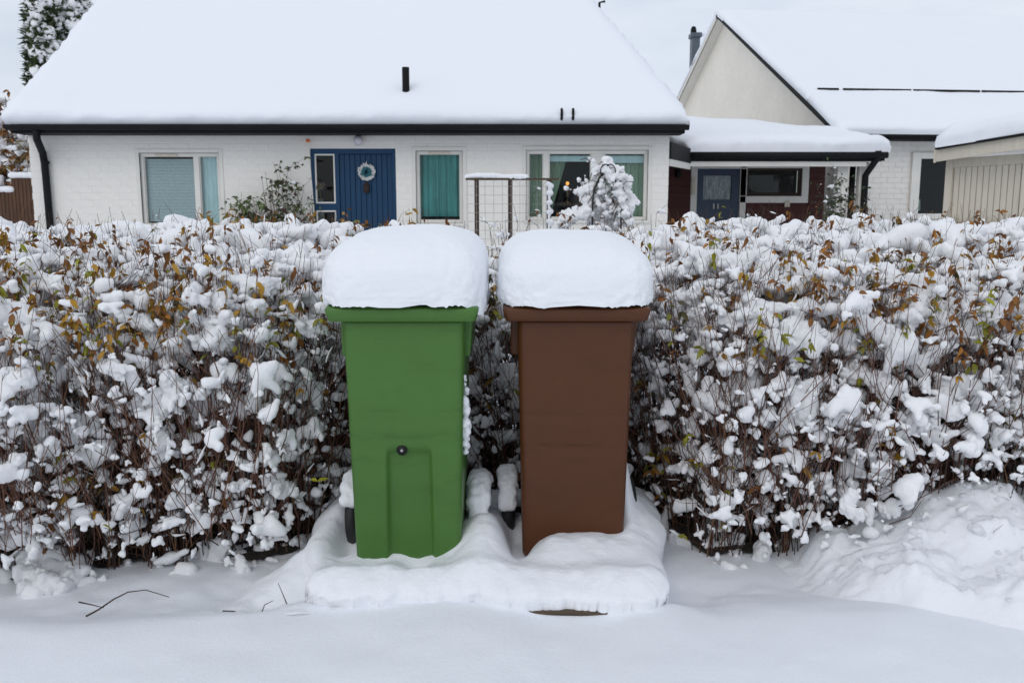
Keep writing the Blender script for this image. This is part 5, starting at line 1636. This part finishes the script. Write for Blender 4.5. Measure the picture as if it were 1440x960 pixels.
for i in np.where(bigL)[0]:
    cidx = 2 if LC[i][1] > LC[i][0] * 0.95 else (1 if LC[i][1] > LC[i][0] * 0.52 else 0)
    o = bpy.data.objects.new("leaf", leaf_objs[i % 4][cidx]); col.objects.link(o); o.parent = hedge
    s = LSz[i]
    mx = Matrix(((LD[i][0], LS_[i][0], LU[i][0]), (LD[i][1], LS_[i][1], LU[i][1]), (LD[i][2], LS_[i][2], LU[i][2])))
    o.matrix_local = Matrix.Translation(Vector(LP[i] - hoff)) @ (mx * s).to_4x4()
def join_leaves(name, sel, parent, off, P_, D_, S_, U_, Z_, C_):
    Vl, Fl, Cl, b = [], [], [], 0
    for vi, (V0, F0) in enumerate(leafs):
        ii = sel[(sel % 4) == vi]
        if len(ii) == 0: continue
        W = (V0[None, :, 0:1] * D_[ii][:, None] + V0[None, :, 1:2] * S_[ii][:, None] + V0[None, :, 2:3] * U_[ii][:, None]) * Z_[ii][:, None, None] + P_[ii][:, None] - off
        Vl.append(W.reshape(-1, 3)); Fl.append((F0[None] + (np.arange(len(ii)) * len(V0))[:, None, None]).reshape(-1, 4) + b)
        Cl.append(np.repeat(C_[ii], len(V0), axis=0)); b += len(ii) * len(V0)
    o = link(name, mesh_np(name, np.concatenate(Vl), np.concatenate(Fl), True, np.concatenate(Cl)), M['leaf'], parent)
    return tag(o, kind="stuff")
join_leaves("foliage", np.where(~bigL)[0], hedge, hoff, LP, LD, LS_, LU, LSz, LC)
print("leaves", nL)

# soil sheet under the hedge, kept dark to deepen the shade between stems
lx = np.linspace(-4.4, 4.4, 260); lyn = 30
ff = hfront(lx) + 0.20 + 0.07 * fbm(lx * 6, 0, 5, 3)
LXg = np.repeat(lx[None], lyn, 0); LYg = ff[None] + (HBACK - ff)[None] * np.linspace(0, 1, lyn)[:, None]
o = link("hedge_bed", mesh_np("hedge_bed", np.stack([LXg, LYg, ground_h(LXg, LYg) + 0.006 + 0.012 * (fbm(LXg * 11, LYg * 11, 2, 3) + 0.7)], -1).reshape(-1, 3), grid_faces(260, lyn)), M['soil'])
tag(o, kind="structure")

# ------------------------------------------------------------------ general shrub maker for the garden
def shrub(name, label, cat, base, height, spread, n_stem, n_leaf, palette, leaf_len, n_snow=0, snow_size=0.05, stem_r=0.006, seed=1, depth=None, low=0.15, group=None, lean=(0, 0)):
    r = np.random.default_rng(seed)
    depth = depth or spread
    t = thing(name, label, cat, base, 0, group)
    K_ = 7; tq = np.linspace(0, 1, K_)
    Ps = np.zeros((n_stem, K_, 3))
    ex = r.uniform(-1, 1, n_stem) * spread; ey = r.uniform(-1, 1, n_stem) * depth; ez_ = height * r.uniform(0.55, 1.0, n_stem) * np.sqrt(np.clip(1 - 0.6 * (ex / spread) ** 2, 0.2, 1))
    bx_ = ex * 0.2; by_ = ey * 0.2
    Ps[:, :, 0] = bx_[:, None] + (ex - bx_ + lean[0])[:, None] * tq ** 1.2 + r.normal(0, 0.012 * height, (n_stem, K_)) * tq
    Ps[:, :, 1] = by_[:, None] + (ey - by_ + lean[1])[:, None] * tq ** 1.2 + r.normal(0, 0.012 * height, (n_stem, K_)) * tq
    Ps[:, :, 2] = ez_[:, None] * tq
    V1, F1 = tubes_np(Ps, np.full((n_stem, 1), stem_r) * (1 - 0.7 * tq)[None], 4)
    nt = n_stem * 4
    ii = r.integers(0, n_stem, nt); kk = r.integers(2, K_, nt)
    a = r.uniform(0, 6.283, nt); ll = height * r.uniform(0.06, 0.2, nt)
    d = np.stack([np.cos(a), np.sin(a) * depth / spread, r.uniform(0.0, 1.0, nt)], -1)
    Pw = Ps[ii, kk][:, None] + d[:, None] * (ll[:, None] * np.linspace(0, 1, 3)[None])[..., None]
    V2, F2 = tubes_np(Pw, np.full((nt, 1), stem_r * 0.45) * np.array([[1, 0.8, 0.4]]), 3)
    c_ = np.tile(np.array([[0.07, 0.045, 0.028]]), (len(V1) + len(V2), 1))
    tag(link("branch", mesh_np("branch", np.concatenate([V1, V2]), np.concatenate([F1, F2 + len(V1)]), True, c_), M['bark'], t), kind="stuff")
    if n_leaf:
        src = r.integers(0, nt, n_leaf)
        p = Pw[src, r.integers(0, 3, n_leaf)] + r.normal(0, 0.01, (n_leaf, 3))
        k_ = p[:, 2] > low * height; p = p[k_]; m = len(p)
        d_ = np.stack([r.normal(0, 1, m), r.normal(0, 1, m), r.uniform(-1, 0.4, m)], -1); d_ /= np.linalg.norm(d_, axis=1, keepdims=True)
        s_, u_ = leaf_frames(d_)
        pc = np.array(palette)[r.integers(0, len(palette), m)] * r.uniform(0.65, 1.35, (m, 1))
        join_leaves("foliage", np.arange(m), t, np.zeros(3), p, d_, s_, u_, r.uniform(0.7, 1.25, m) * leaf_len, pc)
    if n_snow:
        src = r.integers(0, nt, n_snow); p = Pw[src, 1]
        k_ = p[:, 2] > low * height; p = p[k_]
        prt = []
        for q_ in p:
            V0, F0 = tiny_arr[r.integers(0, len(tiny_arr))]
            an = r.uniform(0, 6.28); s0 = snow_size * math.exp(r.normal(0, 0.45))
            W = V0 * s0
            prt.append((np.stack([W[:, 0] * math.cos(an) - W[:, 1] * math.sin(an), W[:, 0] * math.sin(an) + W[:, 1] * math.cos(an), W[:, 2]], -1) + q_, F0))
        if prt:
            V, F = join_np(prt)
            tag(link("snow_cover", mesh_np("snow_cover", V, F), M['snow_hedge'], t), kind="stuff")
    return t
dkg = [0.06, 0.09, 0.035]; mdg = [0.14, 0.19, 0.07]; brn = [0.135, 0.06, 0.02]; och = [0.21, 0.115, 0.02]; red_ = [0.14, 0.03, 0.03]
def gbase(px_c, Y): x = at(px_c, 300, Y).x; return (x, Y, gz(x, Y) - 0.02)
def hgt(py, Y, px_c=720): return at(px_c, py, Y).z - gz(at(px_c, 300, Y).x, Y)
shrub("rose_bush", "low leafy evergreen climber against the white wall right of the window", "shrub", gbase(345, 12.95), hgt(258, 12.95), 0.28, 22, 1500, [mdg, dkg, mdg], 0.065, 34, 0.035, 0.006, 3, 0.10, 0.3)
shrub("rose_bush", "taller sparse climbing rose against the wall beside the blue door", "shrub", gbase(393, 12.95), hgt(224, 12.95), 0.44, 32, 1500, [dkg, mdg, dkg, [0.07, 0.035, 0.03]], 0.065, 70, 0.04, 0.007, 5, 0.10, 0.3)
shrub("evergreen_shrub", "dark green shrub with snow specks in front of the porch posts", "shrub", gbase(1187, 14.2), hgt(240, 14.2), 0.52, 40, 900, [dkg, [0.02, 0.035, 0.018]], 0.06, 75, 0.04, 0.006, 8, 0.3, 0.3)
shrub("autumn_shrub", "ochre-leaved shoots rising from the hedge top near the porch downpipe", "shrub", (2.20, 5.2, 0), hgt(286, 5.2), 0.34, 34, 2200, [och, brn, [0.16, 0.10, 0.02]], 0.046, 26, 0.04, 0.004, 9, 0.15, 0.78)
shrub("autumn_shrub", "brown-leaved shoots at the hedge end below the slatted shed", "shrub", (2.85, 4.9, 0), hgt(312, 4.9) , 0.26, 26, 1400, [och, brn, [0.13, 0.11, 0.02]], 0.046, 22, 0.04, 0.004, 12, 0.15, 0.72)
shrub("brown_leaved_tree", "rusty-leaved snowy shrub tree left of the long house", "tree", gbase(8, 15.5), hgt(128, 15.5), 0.85, 110, 4800, [[0.26, 0.12, 0.04], [0.32, 0.14, 0.04], [0.2, 0.1, 0.04], [0.2, 0.15, 0.05]], 0.11, 1700, 0.13, 0.012, 15, 0.6, 0.2)
shrub("garden_plant", "snow-coated bare rose shoots in front of the wire trellis", "shrub", gbase(735, 9.1), hgt(270, 9.1), 0.36, 12, 14, [brn], 0.05, 70, 0.05, 0.006, 17, 0.15, 0.3)
shrub("garden_plant", "snow-loaded low bush at the foot of the trellis left post", "shrub", gbase(694, 8.6), hgt(292, 8.6), 0.16, 12, 20, [brn], 0.05, 50, 0.055, 0.006, 19, 0.15, 0.4)

# brown fence at the far left
bf = thing("board_fence", "brown board fence with snowy top at the left of the long house", "fence", gbase(20, 14.6))
fo = bf.location
for k in range(13):
    xa = at(-8 + k * 5.2, 280, 14.6).x
    hi_ = at(0, 268 if k < 5 else 248, 14.6).z
    MB().box(xa - fo.x, xa - fo.x + 0.052, -0.01, 0.015, 0, hi_ - fo.z).build("slat", M['fencebrown'], bf)
for zc in (278, 300):
    z = at(0, zc, 14.6).z
    MB().box(at(-10, 280, 14.6).x - fo.x, at(62, 280, 14.6).x - fo.x, 0.016, 0.05, z - fo.z, z - fo.z + 0.08).build("rail", M['fencebrown'], bf)
for (a, b_, py) in ((-10, 17.5, 268), (18, 58, 248)):
    z = at(0, py, 14.6).z
    n_ = 16
    sp = [(at(a + (b_ - a) * k / n_, 280, 14.6).x, 14.60 + random.uniform(-0.01, 0.01), z + 0.02, random.uniform(0.045, 0.065)) for k in range(n_ + 1)]
    tag(link("fence_snow", blob_mesh("fence_snow", sp, 0.016, 0.006, 12), M['snow']), "line of snow on the %s section of the brown fence" % ("lower left" if a < 0 else "taller right"), "snow")

# two tall thujas behind the house
def thuja(base, H_, r0_, label, seed):
    r = np.random.default_rng(seed)
    t = thing("thuja_tree", label, "tree", base, 0, "tall thujas behind the house")
    MB().tube([(0, 0, 0), (0.03, 0, H_ * 0.5), (0, 0, H_ * 0.95)], [0.12, 0.08, 0.02], 8).build("trunk", M['postwood'], t, smooth=True)
    n_ = 5600
    z = H_ * (0.12 + 0.88 * r.random(n_)); a = r.uniform(0, 6.283, n_)
    prof = r0_ * np.clip((1 - ((z / H_ - 0.35) / 0.68) ** 2), 0.02, 1) ** 0.5 * (1 + 0.16 * fbm(a * 1.6, z * 2.2, seed, 3))
    rr = prof * (0.55 + 0.45 * np.sqrt(r.random(n_)))
    p = np.stack([rr * np.cos(a), rr * np.sin(a), z], -1)
    d = np.stack([np.cos(a) * 0.5 + r.normal(0, 0.3, n_), np.sin(a) * 0.5 + r.normal(0, 0.3, n_), r.uniform(0.3, 1.2, n_)], -1); d /= np.linalg.norm(d, axis=1, keepdims=True)
    s, u = leaf_frames(d)
    pc = np.array([[0.055, 0.078, 0.030], [0.08, 0.10, 0.04], [0.04, 0.058, 0.024]])[r.integers(0, 3, n_)] * r.uniform(0.7, 1.3, (n_, 1))
    cr = join_leaves("crown", np.arange(n_), t, np.zeros(3), p, d, s, u, r.uniform(0.15, 0.28, n_), pc)
    prt = []
    for q_ in range(1100):
        zz_ = H_ * (0.3 + 0.7 * r.random()); a_ = r.uniform(0, 6.283)
        pr = r0_ * max(0.02, 1 - ((zz_ / H_ - 0.35) / 0.68) ** 2) ** 0.5 * r.uniform(0.85, 1.05)
        V0, F0 = tiny_arr[r.integers(0, len(tiny_arr))]
        W = V0 * 0.25 * math.exp(r.normal(0, 0.28)) * np.array([1, 1, 1.3])
        prt.append((W + np.array([pr * math.cos(a_), pr * math.sin(a_), zz_]), F0))
    V, F = join_np(prt)
    tag(link("snow_cover", mesh_np("snow_cover", V, F), M['snow_hedge'], t), kind="stuff")
b0 = at(76, 200, 23.0); thuja((b0.x, 23.0, HG), at(71, -40, 23.0).z - HG + 0.6, 0.46, "snow-dusted narrow thuja behind the house, the left one", 4)
b0 = at(117, 200, 23.4); thuja((b0.x, 23.4, HG), at(112, -30, 23.4).z - HG + 0.4, 0.38, "snow-dusted narrow thuja behind the house, touching the roof edge", 6)

# ------------------------------------------------------------------ trellis
TY = 9.6
tr = thing("wire_trellis", "garden trellis of dark wooden posts and wire mesh with a snowy top rail", "trellis", gbase(717, TY))
to = tr.location
zr = at(720, 252, TY).z - to.z
for p_ in (670.5, 717.5, 772):
    xx = at(p_, 290, TY).x - to.x
    MB().box(xx - 0.024, xx + 0.024, -0.024, 0.024, 0, zr - 0.012).build("post", M['postwood'], tr, bevel=0.003)
x0_, x1_ = at(655, 252, TY).x - to.x, at(786, 252, TY).x - to.x
MB().beam((x0_, 0, zr), (x1_, 0, zr - 0.0), 0.07, 0.022).build("top_rail", M['wood'], tr)
mb = MB()
xx = x0_ + 0.02
while xx < x1_ - 0.05:
    mb.tube([(xx, -0.03, 0.1), (xx, -0.03, zr - 0.015)], 0.0022, 4, cap=False); xx += 0.094
zz = 0.15
while zz < zr - 0.02:
    mb.tube([(x0_ + 0.02, -0.034, zz), (x1_ - 0.06, -0.034, zz)], 0.0022, 4, cap=False); zz += 0.094
mb.build("wire_mesh", M['wire'], tr)
sp = []
for k in range(40):
    f_ = k / 39
    xx = at(657 + f_ * 83, 250, TY).x
    sp.append((xx, TY + random.uniform(-0.01, 0.01), to.z + zr + 0.020 + (0.012 if 3 < k < 20 else 0), 0.036 + random.uniform(-0.003, 0.004)))
tag(link("rail_snow", blob_mesh("rail_snow", sp, 0.012, 0.004, 14), M['snow']), "long cushion of snow on the trellis top rail", "snow")
sp = []
xx = at(772, 290, TY).x
for k in range(8): sp += [(xx + 0.02, TY - 0.02, to.z + zr - 0.06 - k * 0.10 + random.uniform(-0.02, 0.02), random.uniform(0.026, 0.04))] * 1 + [(xx - 0.01, TY - 0.03, to.z + zr - 0.05 - k * 0.10, 0.028), (xx, TY - 0.03, to.z + zr - 0.10 - k * 0.10, 0.02)]
tag(link("post_snow", blob_mesh("post_snow", sp, 0.011, 0.004, 14), M['snow']), "snow lumps sticking to the right trellis post", "snow")

# ------------------------------------------------------------------ iron obelisk under a snow-bowed climber
OY = 9.0
ob = thing("iron_obelisk", "black iron plant arch almost hidden under snow-bent climber", "plant support", gbase(852, OY))
oo = ob.location
def oz(py): return at(852, py, OY).z - oo.z
def ox(px__): return at(px__, 270, OY).x - oo.x
ztop = oz(228)
for (pxf, yy) in ((832, -0.12), (872, -0.12), (838, 0.14), (868, 0.14)):
    xb = ox(pxf)
    pts_ = [(xb, yy, 0), (xb, yy, oz(285)), (xb * 0.9, yy * 0.9, oz(268)), (xb * 0.55, yy * 0.6, oz(252)), (xb * 0.15, yy * 0.1, oz(238)), (0, 0, ztop)]
    MB().tube(pts_, 0.010, 8).build("upright", M['iron'], ob, smooth=True)
for sx_ in (-1, 1):
    pts_ = [(sx_ * (0.03 + 0.045 * math.sin(a)), -0.13, oz(240) + 0.055 * math.cos(a) - 0.01 * a) for a in np.linspace(-2.6, 2.4, 16)]
    MB().tube(pts_, 0.007, 6).build("scroll", M['iron'], ob, smooth=True)
MB().tube([(0, 0, ztop), (0, 0, ztop + 0.07)], [0.012, 0.004], 8).build("finial", M['iron'], ob)
# the climber: bowed snowy stems, as one lump of snow on twigs
cl = thing("climbing_plant", "snow-covered climber drooping over the black iron arch", "shrub", (oo.x, OY, oo.z))
random.seed(5)
sp = []
def chain(p0, p1, r0c, r1c, n_, j=0.03, sag_=0.0):
    for k in range(n_):
        f_ = k / (n_ - 1)
        sp.append((p0[0] + (p1[0] - p0[0]) * f_ + random.gauss(0, j), p0[1] + (p1[1] - p0[1]) * f_ + random.gauss(0, j), p0[2] + (p1[2] - p0[2]) * f_ + random.gauss(0, j * 0.7) + sag_ * math.sin(math.pi * f_), (r0c + (r1c - r0c) * f_) * random.uniform(0.75, 1.2)))
def opt(px__, py__, dy=0.0): return (ox(px__), dy, oz(py__))
chain(opt(829, 223), opt(834, 236), 0.02, 0.03, 6, 0.012)
chain(opt(853, 230), opt(866, 240), 0.05, 0.06, 7, 0.015)
chain(opt(833, 246), opt(850, 236), 0.05, 0.05, 9, 0.02, 0.02)
chain(opt(866, 240), opt(880, 256), 0.055, 0.055, 10, 0.02, 0.02)
chain(opt(880, 256), opt(889, 282), 0.05, 0.045, 12, 0.02)
chain(opt(889, 282), opt(886, 312), 0.045, 0.05, 9, 0.02)
chain(opt(850, 240, -0.1), opt(862, 262, -0.15), 0.05, 0.03, 9, 0.02)
chain(opt(868, 245, -0.1), opt(876, 300, -0.12), 0.04, 0.045, 16, 0.022)
chain(opt(832, 264), opt(812, 272), 0.055, 0.04, 8, 0.018, 0.02)
chain(opt(812, 272), opt(806, 268), 0.04, 0.02, 5, 0.015)
chain(opt(828, 262), opt(818, 282), 0.05, 0.05, 8, 0.02)
chain(opt(838, 256), opt(826, 300), 0.045, 0.05, 14, 0.022)
chain(opt(826, 292), opt(790, 316), 0.06, 0.06, 16, 0.03, 0.03)
chain(opt(820, 300, -0.1), opt(775, 330, -0.1), 0.07, 0.06, 16, 0.035, 0.02)
chain(opt(840, 300, 0.1), opt(870, 320, 0.1), 0.07, 0.06, 16, 0.04, 0.02)
chain(opt(845, 270, 0.12), opt(862, 300, 0.12), 0.04, 0.05, 14, 0.05)
for _ in range(300):                          # the body of the plant, a pointed heap
    f_ = random.random() ** 0.7; w_ = 5 + 32 * f_
    sp.append((ox(853 + random.uniform(-0.75, 1) * w_), random.uniform(-0.12, 0.16), oz(232 + 86 * f_), random.uniform(0.013, 0.032)))
for (px__, py__) in ((814, 252), (818, 258), (825, 254), (812, 262), (796, 265), (822, 247)):
    sp.append((*opt(px__, py__), random.uniform(0.014, 0.024)))
    chain(opt(px__, py__), opt(826, 270), 0.008, 0.008, 14, 0.004)
me = blob_mesh("snow_cover", [(a, b, c, d * 0.92) for a, b, c, d in sp], 0.010, 0.020, 24, 0, 1)
link("snow_cover", me, M['snow_hedge'], cl)
mb = MB(); random.seed(9)
for k in range(90):
    s0 = random.choice(sp); s1 = (s0[0] + random.uniform(-0.16, 0.16), s0[1] + random.uniform(-0.12, 0.02), s0[2] + random.uniform(-0.22, 0.06))
    mb.tube([s0[:3], ((s0[0] + s1[0]) / 2, (s0[1] + s1[1]) / 2, (s0[2] + s1[2]) / 2 + 0.03), s1], 0.004, 4, cap=False)
tag(link("branch", mb.mesh("branch"), M['postwood'], cl), kind="stuff")
shrub("rust_leaved_bush", "rust-leaved little bush below the iron arch", "shrub", gbase(803, 8.7), hgt(300, 8.7), 0.17, 18, 420, [brn, [0.2, 0.075, 0.02]], 0.05, 30, 0.05, 0.005, 23, 0.12, 0.5)
shrub("garden_plant", "mounded snowy perennials right of the iron arch", "shrub", gbase(905, 8.3), hgt(290, 8.3), 0.62, 60, 60, [brn], 0.05, 260, 0.075, 0.005, 25, 0.3, 0.5)
shrub("garden_plant", "twiggy snow-filled plant standing inside the iron arch", "shrub", gbase(853, 9.05), hgt(262, 9.05), 0.17, 30, 60, [brn], 0.05, 130, 0.05, 0.004, 27, 0.12, 0.4)

# ------------------------------------------------------------------ twigs fallen on the snow
def twig(label, pix, r=0.0035, mt='postwood', leaves=()):
    pts_ = [at(a, b_, y_) for a, b_, y_ in pix]
    for p_, (a, b_, y_) in zip(pts_, pix): p_.z = max(p_.z, gz(p_.x, p_.y) + 0.002)
    m = MB(); n_ = len(pts_)
    m.tube(pts_, [r * (1 - 0.6 * i / (n_ - 1)) for i in range(n_)], 6)
    t = tag(link("fallen_twig", m.mesh("fallen_twig", True), M[mt]), label, "twig")
    return t
twig("long bowed twig arching over the snow at lower left", [(121, 866, 2.98), (138, 857, 3.02), (160, 842, 3.08), (180, 832, 3.14), (205, 829, 3.18), (238, 839, 3.14)])
twig("short straight twig crossing behind the bowed twig", [(111, 846, 3.08), (130, 850, 3.06), (146, 854, 3.04)], 0.003)
twig("thin twig with withered leaves left of the snow bank", [(314, 869, 2.98), (330, 862, 3.01), (345, 861, 3.02), (366, 866, 3.0)], 0.0028)
twig("slender shoot standing out of the snow beside the bank", [(405, 858, 3.0), (399, 838, 3.04), (391, 819, 3.06)], 0.0025)
twig("thin curved shoot beside the green bin's snow bank", [(366, 866, 3.0), (372, 850, 3.03), (384, 844, 3.05)], 0.0025)
